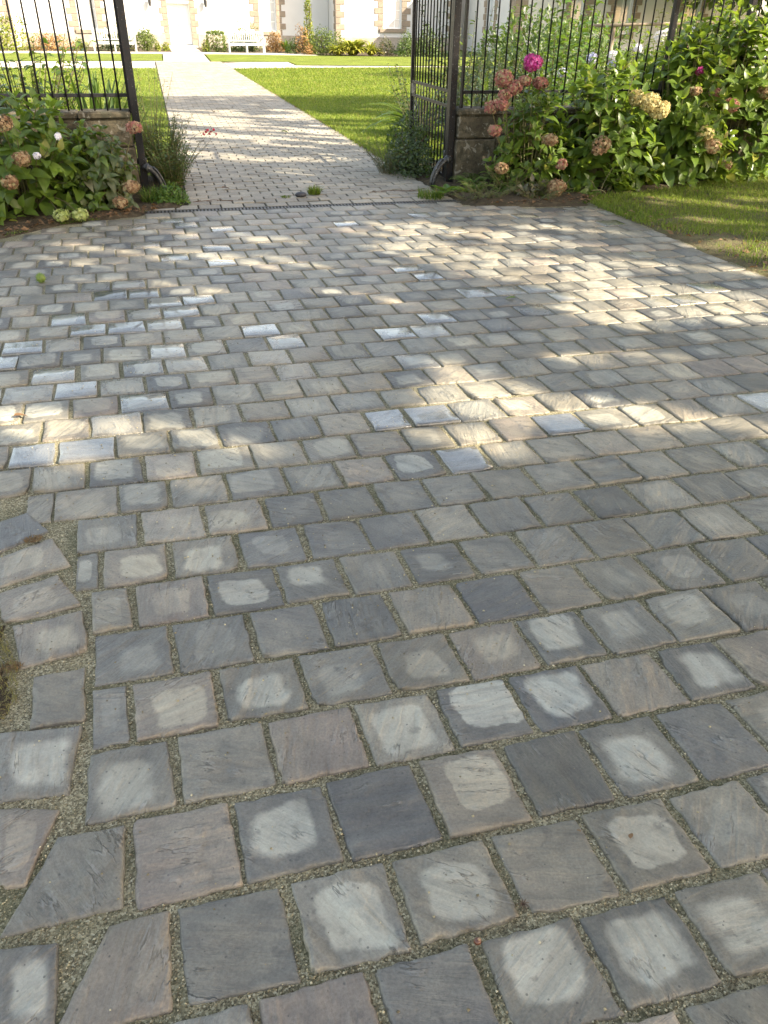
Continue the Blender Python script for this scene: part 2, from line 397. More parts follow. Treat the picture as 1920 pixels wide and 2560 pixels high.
M['dusty'] = petal_mat('dusty_pink_petal', [(0, (.26, .09, .08)), (.5, (.42, .18, .15)), (.8, (.4, .28, .17)), (1, (.33, .33, .17))])
M['tan'] = petal_mat('tan_petal', [(0, (.19, .1, .055)), (.5, (.36, .24, .13)), (.85, (.46, .34, .2)), (1, (.3, .32, .15))])
M['cream'] = petal_mat('cream_petal', [(0, (.3, .22, .08)), (.5, (.45, .38, .16)), (1, (.55, .5, .26))])
M['palegreen'] = petal_mat('pale_green_petal', [(0, (.24, .3, .08)), (.6, (.38, .44, .14)), (1, (.5, .52, .25))])
M['whitepetal'] = petal_mat('white_petal', [(0, (.7, .68, .72)), (1, (.85, .83, .85))])
M['lilac'] = petal_mat('lilac_petal', [(0, (.4, .42, .62)), (.6, (.55, .56, .72)), (1, (.7, .68, .78))])
M['red'] = petal_mat('red_petal', [(0, (.5, .02, .05)), (1, (.65, .07, .12))])

# ------------------------------------------------------------------ camera, light
sc.render.resolution_x, sc.render.resolution_y = 768, 1024
H = 1.5
th = math.atan(1230/1930.); roll = 0.016; yaw = math.radians(15.08226)
F = Vector((math.sin(yaw)*math.cos(th), math.cos(yaw)*math.cos(th), -math.sin(th)))
R0 = Vector((math.cos(yaw), -math.sin(yaw), 0)); U0 = R0.cross(F)
Rv = R0*math.cos(roll)+U0*math.sin(roll); Uv = U0*math.cos(roll)-R0*math.sin(roll)
cd = bpy.data.cameras.new('camera'); cam = bpy.data.objects.new('camera', cd); col.objects.link(cam)
cam.matrix_world = Matrix(((Rv.x, Uv.x, -F.x, 0), (Rv.y, Uv.y, -F.y, 0), (Rv.z, Uv.z, -F.z, H), (0, 0, 0, 1)))
cd.sensor_fit = 'AUTO'; cd.sensor_width = 36; cd.lens = 1930/2560*36; cd.clip_end = 2000; cd.clip_start = .02
sc.camera = cam
w = bpy.data.worlds.new('World'); sc.world = w; w.use_nodes = True
wt = w.node_tree; bg = wt.nodes['Background']
sky = wt.nodes.new('ShaderNodeTexSky'); sky.sky_type = 'NISHITA'; sky.sun_disc = False
sky.sun_elevation = SUN_EL; sky.sun_rotation = math.atan2(SUN_AZ[0], SUN_AZ[1]); sky.air_density = 1.0; sky.dust_density = 1.0; sky.ozone_density = 1.0
hz = wt.nodes.new('ShaderNodeHueSaturation'); hz.inputs['Saturation'].default_value = .98   # trims the sky blue as white balance
wm = wt.nodes.new('ShaderNodeMix'); wm.data_type = 'RGBA'; wm.blend_type = 'MULTIPLY'; wm.inputs[0].default_value = 1; wm.inputs[7].default_value = (1.26, .99, .755, 1)
wt.links.new(sky.outputs[0], hz.inputs['Color']); wt.links.new(hz.outputs[0], wm.inputs[6]); wt.links.new(wm.outputs[2], bg.inputs[0]); bg.inputs[1].default_value = .15
sd = bpy.data.lights.new('sun', 'SUN'); sd.energy = 4.0; sd.angle = math.radians(.53); sd.color = (1, .88, .70)
so = bpy.data.objects.new('sun', sd); col.objects.link(so)
S = Vector((SUN_AZ[0]*math.cos(SUN_EL), SUN_AZ[1]*math.cos(SUN_EL), math.sin(SUN_EL)))
so.rotation_euler = S.to_track_quat('Z', 'Y').to_euler()
so.location = (20, -15, 20)
vs = sc.view_settings; vs.view_transform = 'Standard'; vs.look = 'None'; vs.gamma = 1; vs.exposure = 2.27; vs.use_curve_mapping = False
sc.cycles.use_denoising = True
sc.cycles.max_bounces = 8; sc.cycles.transparent_max_bounces = 8

# ------------------------------------------------------------------ ground sheets
def sheet(name, poly, z, mat, sub=0, amp=0.0):
    o = mesh_obj(name, [(x, y, z) for x, y in poly], [tuple(range(len(poly)))], mat)
    return tag(o, kind='structure')
sheet('ground', [(-150, -60), (200, -60), (200, 260), (-150, 260)], -.06, M['terrain'])

# ------------------------------------------------------------------ driveway
ROWY = [.545, .745, .954, 1.183, 1.398, 1.613, 1.833, 2.048, 2.262, 2.481]
PITCH = .2152
while ROWY[-1] < 7.6: ROWY.append(ROWY[-1]+PITCH+rng.normal(0, .003))
ROWY = [.115, .33]+ROWY
J = {0: [-.24, -.027, .186, .398, .611, .822], 1: [-.163, .06, .278, .506, .72, .938, 1.148], 2: [-.253, -.031, .188, .406, .622, .832, 1.047, 1.26],
     3: [-.363, -.15, .076, .298, .516, .725, .947, 1.168, 1.37], 4: [-.362, -.254, -.034, .191, .414, .628, .843, 1.049, 1.26, 1.474],
     5: [-.365, -.145, .074, .29, .504, .724, .942, 1.144, 1.363, 1.584], 6: [-.386, -.256, -.032, .186, .394, .599, .811, 1.016, 1.233, 1.443, 1.66, 1.878],
     7: [-.44, -.36, -.14, .078, .301, .518, .72, .925, 1.14, 1.348, 1.558, 1.778, 2.002], 8: [-.502, -.456, -.239, -.018, .198, .402, .611, .813, 1.02, 1.236, 1.458]}
# dryness and hue (0 blue, .3 grey-green, .6 buff, 1 plum) of the stones near the viewer
DRY = {0: [(.1, .2), (.0, 1), (0, .15), (.75, .4), (.8, .35), (.72, .55)],
       1: [(0, .3), (.72, .35), (.5, .5), (0, .55), (.48, .55), (.25, .45), (.5, .2)],
       2: [(0, .9), (.62, .2), (0, .02), (.45, .75), (0, .35), (.72, .3), (0, .1), (.3, .6)],
       3: [(.75, .3), (0, .4), (0, .95), (.7, .45), (.85, .05), (.7, .0), (0, .75), (.8, .2), (.1, .8)],
       4: [(.25, .2), (.5, .85), (.5, .4), (.3, .35), (.35, .6), (.38, .8), (.8, .3), (.35, .35), (.5, .45), (.3, .4)],
       5: [(.28, .2), (.25, .25), (.1, .2), (0, .2), (0, .7), (0, -.1), (0, .65), (.25, .6), (.35, .35), (.1, .4)],
       6: [(.3, .6), (.3, .9), (.45, .2), (.5, .3), (.2, .4), (.3, .2), (.15, .4), (.2, .4), (0, .5), (.1, .4), (.35, .5), (.2, .3)],
       7: [(.45, .4), (.55, .75), (.62, .55), (.3, .1), (.2, .15), (.15, .1), (.2, .5), (0, .3), (.1, .45), (.2, .3), (.35, .5), (.2, .5), (.3, .5)],
       8: [(.5, .5), (.35, .3), (.3, .7), (.45, .75), (.2, .2), (.15, .3), (.2, .3), (.15, .3), (.2, .5), (.3, .5), (.2, .4)]}
def border_x(y): return -.37 if y < 1.95 else (-.37-.30*(y-1.95)**.9 if y < 2.5 else (-.64 if y < 2.7 else -3.2))
PV = []; PF = []; PU = []; PT = []
def paver(quad, n, dry, hue, lgt, wet, tilt=.004, skew=0.0):
    """quad: four ground corners (bl, br, tr, tl); n: grid resolution"""
    q = np.array(quad, float); cen = q.mean(0); r = rng.random()
    g = np.concatenate([[0, .03], np.linspace(.03, .97, n-1)[1:-1], [.97, 1]]); uu, vv = np.meshgrid(g, g)
    X = ((1-uu)*(1-vv))[..., None]*q[0]+(uu*(1-vv))[..., None]*q[1]+(uu*vv)[..., None]*q[2]+((1-uu)*vv)[..., None]*q[3]
    e = np.minimum(np.minimum(uu, 1-uu), np.minimum(vv, 1-vv)); e0 = e < 1e-6
    # worn outline: pull the edge in irregularly, corners most
    L = np.linalg.norm(q[1]-q[0])
    amp = .006 if n >= 8 else (.0035 if n >= 4 else .002)
    an = fbm2(X[..., 0]*38+r*50, X[..., 1]*38+r*31, 3)
    pull = (amp*(1.9*an-.55))*(e < 1e-6)
    corner = (np.minimum(uu, 1-uu)+np.minimum(vv, 1-vv))
    pull = pull+np.where(corner < .02, .0022*rng.random(corner.shape)+.009*(rng.random(corner.shape) < .16), 0)
    if n >= 8 and rng.random() < .5:         # a chipped corner
        cx, cy = random.choice([(0, 0), (1, 0), (0, 1), (1, 1)]); dc = np.hypot(uu-cx, vv-cy)
        pull = pull+np.where((dc < .22) & (e < 1e-6), .012*(1-dc/.22), 0)
    dirc = cen-X; dirc = dirc/np.maximum(np.linalg.norm(dirc, axis=-1, keepdims=True), 1e-6)
    X = X+dirc*pull[..., None]
    ang = r*40; ca, sa = math.cos(ang), math.sin(ang)
    xr = X[..., 0]*ca-X[..., 1]*sa; yr = X[..., 0]*sa+X[..., 1]*ca
    riv = fbm2(xr*7+r*77, yr*26+r*13, 11, 3)
    steps = np.floor(riv*9)/9*.6+riv*.4
    rough = rng.choice([.4, .7, 1.0, 1.9], p=[.35, .35, .2, .1])
    z = (steps-.5)*(.015 if n > 12 else .011)*rough if n >= 8 else (riv-.5)*.007*rough
    tx, ty = rng.normal(0, tilt, 2)
    z = z+((uu-.5)*tx+(vv-.5)*ty)*4*L+rng.normal(0, .0012)
    z = z-np.where(e < 1e-6, .0022, 0)+skew*(.5-vv)*L
    z = np.maximum(z, -.0035+.4*np.minimum(z, 0)*.2)
    b = len(PV); m = n+1
    P3 = np.dstack([X, z]).reshape(-1, 3)
    PV.extend(P3.tolist()); PU.extend(np.stack([uu.ravel(), vv.ravel(), np.full(m*m, r)], 1).tolist()); PT.extend([(dry, hue, lgt, wet)]*(m*m))
    for i in range(n):
        for k in range(n): PF.append((b+i*m+k, b+i*m+k+1, b+(i+1)*m+k+1, b+(i+1)*m+k))
    ring = list(range(0, m))+[i*m+n for i in range(1, m)]+[n*m+k for k in range(n-1, -1, -1)]+[i*m for i in range(n-1, 0, -1)]
    # shoulders: out a little and down
    for (o_, zz) in ((.0025, -.006), (.003, -.03)):
        b2 = len(PV)
        for i in ring:
            p = P3[i]; d = p[:2]-cen; d = d/np.linalg.norm(d)
            PV.append((p[0]+d[0]*o_, p[1]+d[1]*o_, p[2]+zz if zz > -.02 else -.03)); PU.append((uu.ravel()[i], vv.ravel()[i], r)); PT.append((dry, hue, lgt, wet))
        prev = [b+i for i in ring] if zz > -.02 else prevb
        cur = [b2+i for i in range(len(ring))]
        for i in range(len(ring)):
            k = (i+1) % len(ring); PF.append((prev[i], cur[i], cur[k], prev[k]))
        prevb = cur

SHEEN = [(-1.05, 4.45), (-.8, 4.3), (-.95, 4.1), (-.55, 4.5), (.02, 3.75), (-.08, 3.55), (-.6, 3.65), (.78, 2.97), (1.0, 3.0), (.95, 2.6), (1.5, 2.8), (-.6, 2.95), (-.45, 3.1), (1.7, 5.1), (-.3, 4.6), (.1, 5.1), (.5, 4.3)]
def bed_limit(x):                                   # far edge of the stones, where the beds creep in
    return float(np.interp(x, [-3, -1.34, -.9, -.27, -.15, 2.6, 2.9, 3.9, 4.1], [6.0, 6.75, 7.22, 7.45, 7.58, 7.58, 7.38, 7.16, 7.05]))
for ri in range(len(ROWY)-1):
    k = ri-2; y0, y1 = ROWY[ri], ROWY[ri+1]; ym = (y0+y1)/2
    ph = (.078 if k % 2 else -.02)+.0006*k
    joints = list(J.get(k, []))
    known = len(joints)
    if not joints:
        x = ph-.2115*22
        while x < 4.3: joints.append(x+rng.normal(0, .007)); x += .2115
    else:
        while joints[-1] < 4.3: joints.append(joints[-1]+.2125+rng.normal(0, .004))
    bx = border_x(ym)
    jl = [j for j in joints if j > bx-.005 or k in J]
    if k not in J and jl and jl[0]-bx > .05: jl = [bx]+jl
    for i in range(len(jl)-1):
        a, b = jl[i], jl[i+1]
        if a > 3.96: break
        b = min(b, 4.03)
        if b-a < .05 or (a+b)/2 < -3: continue
        xm = (a+b)/2
        if ym > bed_limit(xm): continue
        d = math.hypot(xm, ym)
        n = 22 if k < 5 else (14 if k < 9 else 8) if k < 13 else (4 if k < 20 else 3)
        gw = .0024 if k < 9 else .0012
        gx = abs(rng.normal(.0062, .0018))+gw; gy = abs(rng.normal(.0066, .0014))+gw
        sl = .05*(y1-y0)/2*(-1)
        jj = J.get(k, None); idx = (jj.index(a) if jj and a in jj else None)
        if idx is not None and k in DRY and idx < len(DRY[k]):
            dry, hue = DRY[k][idx]; dry = min(dry*1.0, 1.0)
        else:
            left = max(0, min(1, (1.3-xm)/2.2))
            dry = float(rng.beta(1.2, 2.2)*.7) if rng.random() < (.4 if ym < 2.6 else .13) else float(1.02+np.clip(rng.beta(1.5, 1.5)*.7+.38*left*(1 if 2.6 < ym < 5.6 else .3), 0, .93)); hue = float(np.clip(rng.normal(.52, .24), 0, 1))
            if rng.random() < .12: hue = rng.random()*.15; dry *= .3
        lgt = float(np.clip(rng.normal(.46, .13), .15, .8))
        wet = float(rng.random() < (.3 if xm < .6 else .1))*rng.uniform(.4, 1)*(.6 if ym < 2.7 else 1)+rng.uniform(0, .2)
        if any(math.hypot(xm-sx, ym-sy) < .1 for sx, sy in SHEEN): wet, hue, dry, lgt = 1.2, rng.uniform(-.05, .1), .0, .7
        jit = lambda: rng.normal(0, .0025)
        paver([(a+gx+jit()-sl, y0+gy+jit()), (b-gx+jit()-sl, y0+gy+jit()), (b-gx+jit()+sl, y1-gy+jit()), (a+gx+jit()+sl, y1-gy+jit())], n, dry, hue, lgt, wet, skew=.05 if wet > 1.1 else 0)
BORDER = [[(-.712, 2.517), (-.63, 2.566), (-.554, 2.43), (-.686, 2.337)], [(-.679, 2.291), (-.534, 2.37), (-.468, 2.204), (-.658, 2.14)],
 [(-.645, 2.098), (-.498, 2.149), (-.422, 1.987), (-.617, 1.95)], [(-.582, 1.924), (-.412, 1.948), (-.386, 1.771), (-.544, 1.747)],
 [(-.505, 1.692), (-.388, 1.697), (-.374, 1.509), (-.492, 1.511)], [(-.567, 1.5), (-.385, 1.478), (-.4, 1.291), (-.539, 1.303)],
 [(-.535, 1.274), (-.414, 1.24), (-.46, 1.077), (-.507, 1.081)], [(-.399, 1.165), (-.275, 1.159), (-.275, .983), (-.479, .977)],
 [(-.487, .939), (-.388, .928), (-.382, .784), (-.468, .806)]]
BT = [(.1, .05, .5, .45), (.35, .7, .5, .2), (.3, .8, .5, .2), (.45, .8, .4, .2), (.1, .6, .35, .1), (.75, .2, .55, .3), (.3, .9, .4, .1), (.05, .45, .45, .1), (.7, .15, .5, .1)]
BORDER = [[((x_-sum(p[0] for p in q)/4)*1.13+sum(p[0] for p in q)/4, (y_-sum(p[1] for p in q)/4)*1.07+sum(p[1] for p in q)/4) for x_, y_ in q] for q in BORDER]
for q, tt in zip(BORDER, BT): paver([q[3], q[2], q[1], q[0]], 12, *tt)
paver([(-.385, .755), (-.175, .755), (-.175, .945), (-.29, .945)], 12, .02, .8, .42, .1)   # cut stone beside the border
drv = mesh_obj('driveway', PV, PF, M['sett'], attrs={'puv': ('FLOAT_VECTOR', PU), 'ptone': ('FLOAT_COLOR', PT)}, smooth=True)
tag(drv, kind='structure')
sheet('pavement_joints', [(-4, -2), (4.06, -2), (4.06, 7.62), (-4, 7.62)], -.0085, M['joint'])

# grit in the joints: many, nobody could count it
ico = np.array([(0, 0, 1), (.9, 0, 0), (0, .9, 0), (-.9, 0, 0), (0, -.9, 0), (0, 0, -1)], float)
icf = np.array([(0, 1, 2), (0, 2, 3), (0, 3, 4), (0, 4, 1), (5, 2, 1), (5, 3, 2), (5, 4, 3), (5, 1, 4)])
def scatter_rocks(name, P, size, mat, label, cat):
    N = len(P); s = size[:, None, None]*(.6+.6*rng.random((N, 6, 1)))
    ang = rng.random(N)*6.28; c, sn = np.cos(ang), np.sin(ang)
    V = ico[None]*s*np.array([1, 1, .75])
    V = np.stack([V[..., 0]*c[:, None]-V[..., 1]*sn[:, None], V[..., 0]*sn[:, None]+V[..., 1]*c[:, None], V[..., 2]], -1)+P[:, None]
    Fc = (icf[None]+(np.arange(N)*6)[:, None, None]).reshape(-1, 3)
    o = mesh_obj(name, V.reshape(-1, 3), Fc, mat, attrs={'rnd': ('FLOAT', np.repeat(rng.random(N), 6))})
    return tag(o, label, cat, kind='stuff')
pts = []
ys = np.array(ROWY)
N = 90000
x = rng.uniform(-.75, 2.4, N); y = .45+2.6*rng.random(N)**1.35
inview = (x > -.75) & (x < .72*y+.45)
x, y = x[inview], y[inview]
ok = np.zeros(len(x), bool)
for ri in range(len(ROWY)-1):
    k = ri-2; sel = (y >= ROWY[ri]) & (y < ROWY[ri+1])
    dy = np.minimum(y-ROWY[ri], ROWY[ri+1]-y)
    ok |= sel & (dy < .009)
    js = list(J.get(k, []))
    if not js: continue
    while js[-1] < 2.5: js.append(js[-1]+.2125)
    sl = -.05
    xx = x-(-sl)*0 + .05*(y-(ROWY[ri]+ROWY[ri+1])/2)
    dx = np.min(np.abs(xx[:, None]-np.array(js)[None]), 1)
    ok |= sel & (dx < .0095)
def inpoly(px, py, q):
    c = np.zeros(len(px), bool)
    for (x0, y0), (x1, y1) in zip(q, q[1:]+q[:1]):
        c ^= ((y0 > py) != (y1 > py)) & (px < (x1-x0)*(py-y0)/(y1-y0+1e-12)+x0)
    return c
bxs = np.where(y < 1.95, -.37, np.where(y < 2.5, -.37-.30*np.maximum(y-1.95, 0)**.9, np.where(y < 2.7, -.64, -3)))
edge = (x < np.where(y < .95, -.25, bxs)) & (x > bxs-.3)
for q in BORDER+[[(-.385, .755), (-.175, .755), (-.175, .945), (-.29, .945)]]: edge &= ~inpoly(x, y, q)
ok |= edge & (rng.random(len(x)) < .8)
P = np.stack([x[ok], y[ok], np.full(ok.sum(), -.0055)+rng.normal(0, .0012, ok.sum())], 1)
scatter_rocks('joint_gravel', P, .0017+.0023*rng.random(len(P))**2, M['grit'], 'olive buff grit packed in the joints between the grey paving stones', 'gravel')
N = 2400; x = np.where(np.arange(N) < 1500, rng.uniform(-.9, .9, N), rng.uniform(-.6, 2.4, N)); y = np.where(np.arange(N) < 1500, rng.uniform(1.3, 4.6, N), rng.uniform(.5, 3.8, N))
scatter_rocks('loose_grit', np.stack([x, y, np.full(N, .003)], 1), .0015+.0034*rng.random(N)**2.2, M['grit'], 'scattered grit crumbs lying on top of the grey paving stones', 'gravel')

# ------------------------------------------------------------------ garden path beyond the gate
def block_field(name, x0, x1, y0, y1, cw, ch, mat, z=-.002, gap=.006, step=0):
    V = []; Fc = []; U = []
    nrow = max(1, round((y1-y0)/ch))
    for r in range(nrow):
        ya = y0+r*ch; off = (cw/2 if r % 2 else 0)
        x = x0-off
        while x < x1-.02:
            a, b = max(x, x0), min(x+cw, x1); x += cw
            if b-a < .03: continue
            rr = rng.random(); zz = z+rng.normal(0, .0016); t1, t2 = rng.normal(0, .0016, 2)
            g = gap*(1+.5*rng.random()); c = .004
            bb = len(V)
            for (k, dz) in ((c, 0), (0, -.004), (0, -.03)):
                V += [(a+g+k, ya+g+k, zz+dz-t1-t2), (b-g-k, ya+g+k, zz+dz+t1-t2), (b-g-k, ya+ch-g-k, zz+dz+t1+t2), (a+g+k, ya+ch-g-k, zz+dz-t1+t2)]
            U += [(0, 0, rr)]*12
            Fc.append((bb, bb+1, bb+2, bb+3))
            for l in (0, 4):
                for i in range(4): Fc.append((bb+l+i, bb+l+4+i, bb+l+4+(i+1) % 4, bb+l+(i+1) % 4))
    o = mesh_obj(name, V, Fc, mat, attrs={'puv': ('FLOAT_VECTOR', U)})
    return tag(o, kind='structure')
block_field('garden_path', .17, 2.73, 7.95, 36.5, .212, .142, M['block'], gap=.005)
block_field('threshold_paving', -.16, 3.0, 7.735, 7.925, .21, .19, M['block'], gap=.006)
M['pathjoint'] = mk_ground('path_joint', [(.03, .027, .02), (.055, .05, .035), (.1, .09, .06)], 30)
sheet('path_bed', [(-.3, 7.6), (3.1, 7.6), (3.1, 9.2), (2.76, 9.3), (2.76, 36.6), (.14, 36.6), (.14, 9.3), (-.3, 9.2)], -.012, M['pathjoint'])
sheet('cross_path', [(-30, 31.6), (-.0, 31.6), (.14, 31.6), (.14, 36.6), (2.76, 36.6), (2.76, 31.45), (9.7, 32.9), (40, 33.2), (40, 34.2), (9.8, 33.5), (5.35, 33.9), (5.45, 36.6), (2.3, 36.4), (2.5, 44.2), (.6, 44.4), (.5, 37.2), (-3.4, 36.6), (-30, 36.4)], -.02, M['gravel'])
sheet('terrace', [(-12, 43.9), (9, 42.7), (13, 42.2), (13, 53), (-12, 55)], -.03, M['soil'])
sheet('flagstone_terrace', [(-7, 44.0), (-.2, 44.3), (.3, 44.5), (2.6, 44.3), (3.2, 44.2), (8, 43.4), (8, 46.3), (2.6, 46.9), (2.6, 54.2), (1.1, 54.4), (1.1, 46.9), (-7, 47.3)], -.018, M['flag'])
# drain
dr = thing('drain_channel', 'narrow slotted metal drain grate set across the paving at the gate', 'drain', (1.2, 7.66, 0))
fr = MB(); fr.box(-.22, 2.98, 7.605, 7.617, -.03, .001); fr.box(-.22, 2.98, 7.715, 7.727, -.03, .001); fr.build('frame', M['grate'], dr)
sl = MB(); x = -.2
while x < 2.96: sl.box(x, x+.017, 7.6175, 7.7145, -.03, -.002); x += .032
sl.build('grating', M['grate'], dr)
ch = MB(); ch.box(-.22, 2.98, 7.617, 7.715, -.05, -.031); ch.build('channel', M['dark_void'], dr)

# ------------------------------------------------------------------ soil beds and turf sheets (gently lumpy)
def lumpy(name, poly, z, amp, mat, step=.08, edge=.10, kind='structure'):
    px = [p[0] for p in poly]; py = [p[1] for p in poly]
    gx = np.arange(min(px)-step, max(px)+step, step); gy = np.arange(min(py)-step, max(py)+step, step)
    XX, YY = np.meshgrid(gx, gy)
    wob = (fbm2(XX*5, YY*5, 21)-.5)*.12
    ins = inpoly((XX+wob).ravel(), (YY+wob).ravel(), poly).reshape(XX.shape)
    d = np.full(XX.shape, 9.)
    for (x0, y0), (x1, y1) in zip(poly, poly[1:]+poly[:1]):
        L2 = (x1-x0)**2+(y1-y0)**2; t_ = np.clip(((XX-x0)*(x1-x0)+(YY-y0)*(y1-y0))/L2, 0, 1)
        d = np.minimum(d, np.hypot(XX-x0-t_*(x1-x0), YY-y0-t_*(y1-y0)))
    f = np.clip(d/edge, 0, 1)
    Z = np.where(ins, -.008+f*(z+.008)+(fbm2(XX*3, YY*3, 33)-.5)*amp*f, -.035)
    m = XX.shape[1]; V = np.stack([XX, YY, Z], -1).reshape(-1, 3)
    Fc = []
    I = ins
    for i in range(XX.shape[0]-1):
        for k in range(m-1):
            if I[i, k] or I[i+1, k] or I[i, k+1] or I[i+1, k+1]: Fc.append((i*m+k, i*m+k+1, (i+1)*m+k+1, (i+1)*m+k))
    o = mesh_obj(name, V, Fc, mat, smooth=True)
    return tag(o, kind=kind)
bedL = [(-4.5, 5.6), (-2.4, 6.25), (-1.34, 6.84), (-.9, 7.3), (-.27, 7.5), (-.2, 7.74), (.12, 7.8), (.17, 8.4), (.17, 9.6), (-4.5, 9.6)]
bedR = [(2.72, 7.74), (2.86, 7.36), (3.4, 7.24), (3.95, 7.2), (4.2, 7.55), (4.8, 7.6), (5.6, 7.9), (6.5, 8.25), (8.6, 9.3), (8.6, 10.4), (2.75, 10.2)]
lumpy('planting_bed', bedL, .025, .05, M['soil'], .06)
lumpy('planting_bed', bedR, .03, .05, M['soil'], .06)
lumpy('lawn_beside_drive', [(4.02, 1.5), (4.0, 6.9), (4.02, 7.3), (4.2, 7.62), (4.8, 7.67), (5.6, 7.97), (6.5, 8.35), (8.6, 9.4), (12, 9.4), (12, 1.5)], .02, .04, M['dryturf'], .09, .3)
lumpy('verge', [(-1.6, 1.4), (-.59, 1.52), (-.56, 1.6), (-.585, 1.75), (-.62, 1.9), (-.69, 2.05), (-.8, 2.12), (-1.6, 2.12)], .006, .02, M['soil'], .02, .04)
sheet('lawn', [(2.755, 10.25), (8.6, 10.45), (34, 10.45), (38, 33), (9.7, 32.8), (2.76, 31.4)], -.006, M['turf'])
sheet('lawn', [(.145, 9.65), (.145, 31.6), (-26, 31.6), (-14, 9.65)], -.006, M['turf'])
sheet('lawn', [(5.5, 36.6), (5.4, 33.95), (9.8, 33.55), (40, 34.25), (40, 41), (13, 42.1), (9, 42.6), (3, 44.1), (2.55, 43.5), (2.35, 36.45)], -.006, M['turf'])
sheet('lawn', [(-3.4, 36.65), (.45, 37.25), (.55, 44.3), (-.2, 44.25), (-7, 43.95), (-26, 43.9), (-26, 36.5)], -.006, M['turf'])

# ------------------------------------------------------------------ foliage builders
def leaf_template(ns=5, width=.55, fold=.22, droop=.35, point=1.0, wav=0.0):
    """leaf along +Y, length 1, normal +Z; returns verts, quad faces, (u,v)"""
    v = []; uv = []
    for i in range(ns+1):
        t_ = i/ns
        wd = width/2*(math.sin(math.pi*min(1, t_**.75))**.8)*(1 if t_ < 1 else 0)+.004
        if point > 1: wd *= (1-t_**4*.4)
        y = t_*math.cos(droop*t_*.7); z0 = -droop*t_*t_*.55
        for u_ in (-1, 0, 1):
            v.append((u_*wd, y, z0+abs(u_)*wd*fold*2+wav*math.sin(t_*9+u_)*abs(u_))); uv.append((u_, t_))
    f = []
    for i in range(ns):
        for k in range(2):
            a = i*3+k; f.append((a, a+1, a+4, a+3))
    return np.array(v), np.array(f), np.array(uv)
LEAF = leaf_template(); LEAF_BIG = leaf_template(6, .53, .2, .5, 1.3, .012); LEAF_S = leaf_template(2, .5, .2, .25)
LEAF_T = leaf_template(2, .42, .15, .4); STRAP = leaf_template(6, .075, .3, 1.1); BLADE = leaf_template(5, .065, .3, .35); NARROW = leaf_template(3, .2, .2, .5)
LIMP = leaf_template(6, .55, .35, 1.25, 1.3, .015)
def frames(dirs, ups):
    d = dirs/np.linalg.norm(dirs, axis=1, keepdims=True)
    x_ = np.cross(d, ups); n_ = np.linalg.norm(x_, axis=1, keepdims=True)
    x_ = np.where(n_ < 1e-4, np.array([[1., 0, 0]]), x_/np.maximum(n_, 1e-4))
    z_ = np.cross(x_, d)
    return np.stack([x_, d, z_], 2)          # columns
def scatter(tpl, pos, dirs, ups, size, rnd=None, wscale=None):
    v, f, uv = tpl; N = len(pos)
    Rm = frames(np.asarray(dirs, float), np.asarray(ups, float))
    vv = np.repeat(v[None], N, 0)*np.asarray(size)[:, None, None]
    if wscale is not None: vv[..., 0] *= np.asarray(wscale)[:, None]
    V = np.einsum('nij,nkj->nki', Rm, vv)+np.asarray(pos)[:, None]
    Fc = f[None]+(np.arange(N)*len(v))[:, None, None]
    r = rng.random(N) if rnd is None else np.asarray(rnd)
    U = np.concatenate([np.repeat(uv[None], N, 0), np.repeat(r[:, None, None], len(v), 1)], 2)
    return V.reshape(-1, 3), Fc.reshape(-1, f.shape[1]), U.reshape(-1, 3)
def foliage(name, parts, mat, parent=None):
    V = []; Fc = []; U = []; b = 0
    for v, f, u in parts: V.append(v); Fc.append(f+b); U.append(u); b += len(v)
    return mesh_obj(name, np.concatenate(V), np.concatenate(Fc), mat, parent, attrs={'leafuv': ('FLOAT_VECTOR', np.concatenate(U))}, smooth=True)
def unit(n):
    v = rng.normal(size=(n, 3)); return v/np.linalg.norm(v, axis=1, keepdims=True)

# floret of four petals
fv = []; ff = []; fu = []
for k in range(4):
    a = k*math.pi/2
    def rot(x, y, z): return (x*math.cos(a)-y*math.sin(a), x*math.sin(a)+y*math.cos(a), z)
    b = len(fv); fv += [rot(0, 0, 0), rot(.34, .42, .1), rot(0, .95, .05), rot(-.34, .42, .1)]; ff.append((b, b+1, b+2, b+3)); fu += [(0, 0), (1, .5), (0, 1), (-1, .5)]
FLORET = (np.array(fv), np.array(ff), np.array(fu))
def flower_head(center, r, mat, parent, n=None, flat=.85, name='flower_head'):
    n = n or int(330*(r/.08)**2)
    d = unit(n); pos = np.array(center)+d*np.array([1, 1, flat*rng.uniform(.75, 1.05)])*r*(.7+.25*vnoise2(d[:, 0]*2+r*999, d[:, 2]*2+d[:, 1]+9, 2)+.3*rng.random(n))[:, None]
    d2 = d+rng.normal(0, .35, (n, 3)); up = unit(n)
    # floret faces outwards: its Z axis is d
    sx = np.cross(up, d2); P_ = scatter(FLORET, pos, sx, d2, np.full(n, .0165)*(.8+.5*rng.random(n)))
    return foliage(name, [P_], mat, parent)

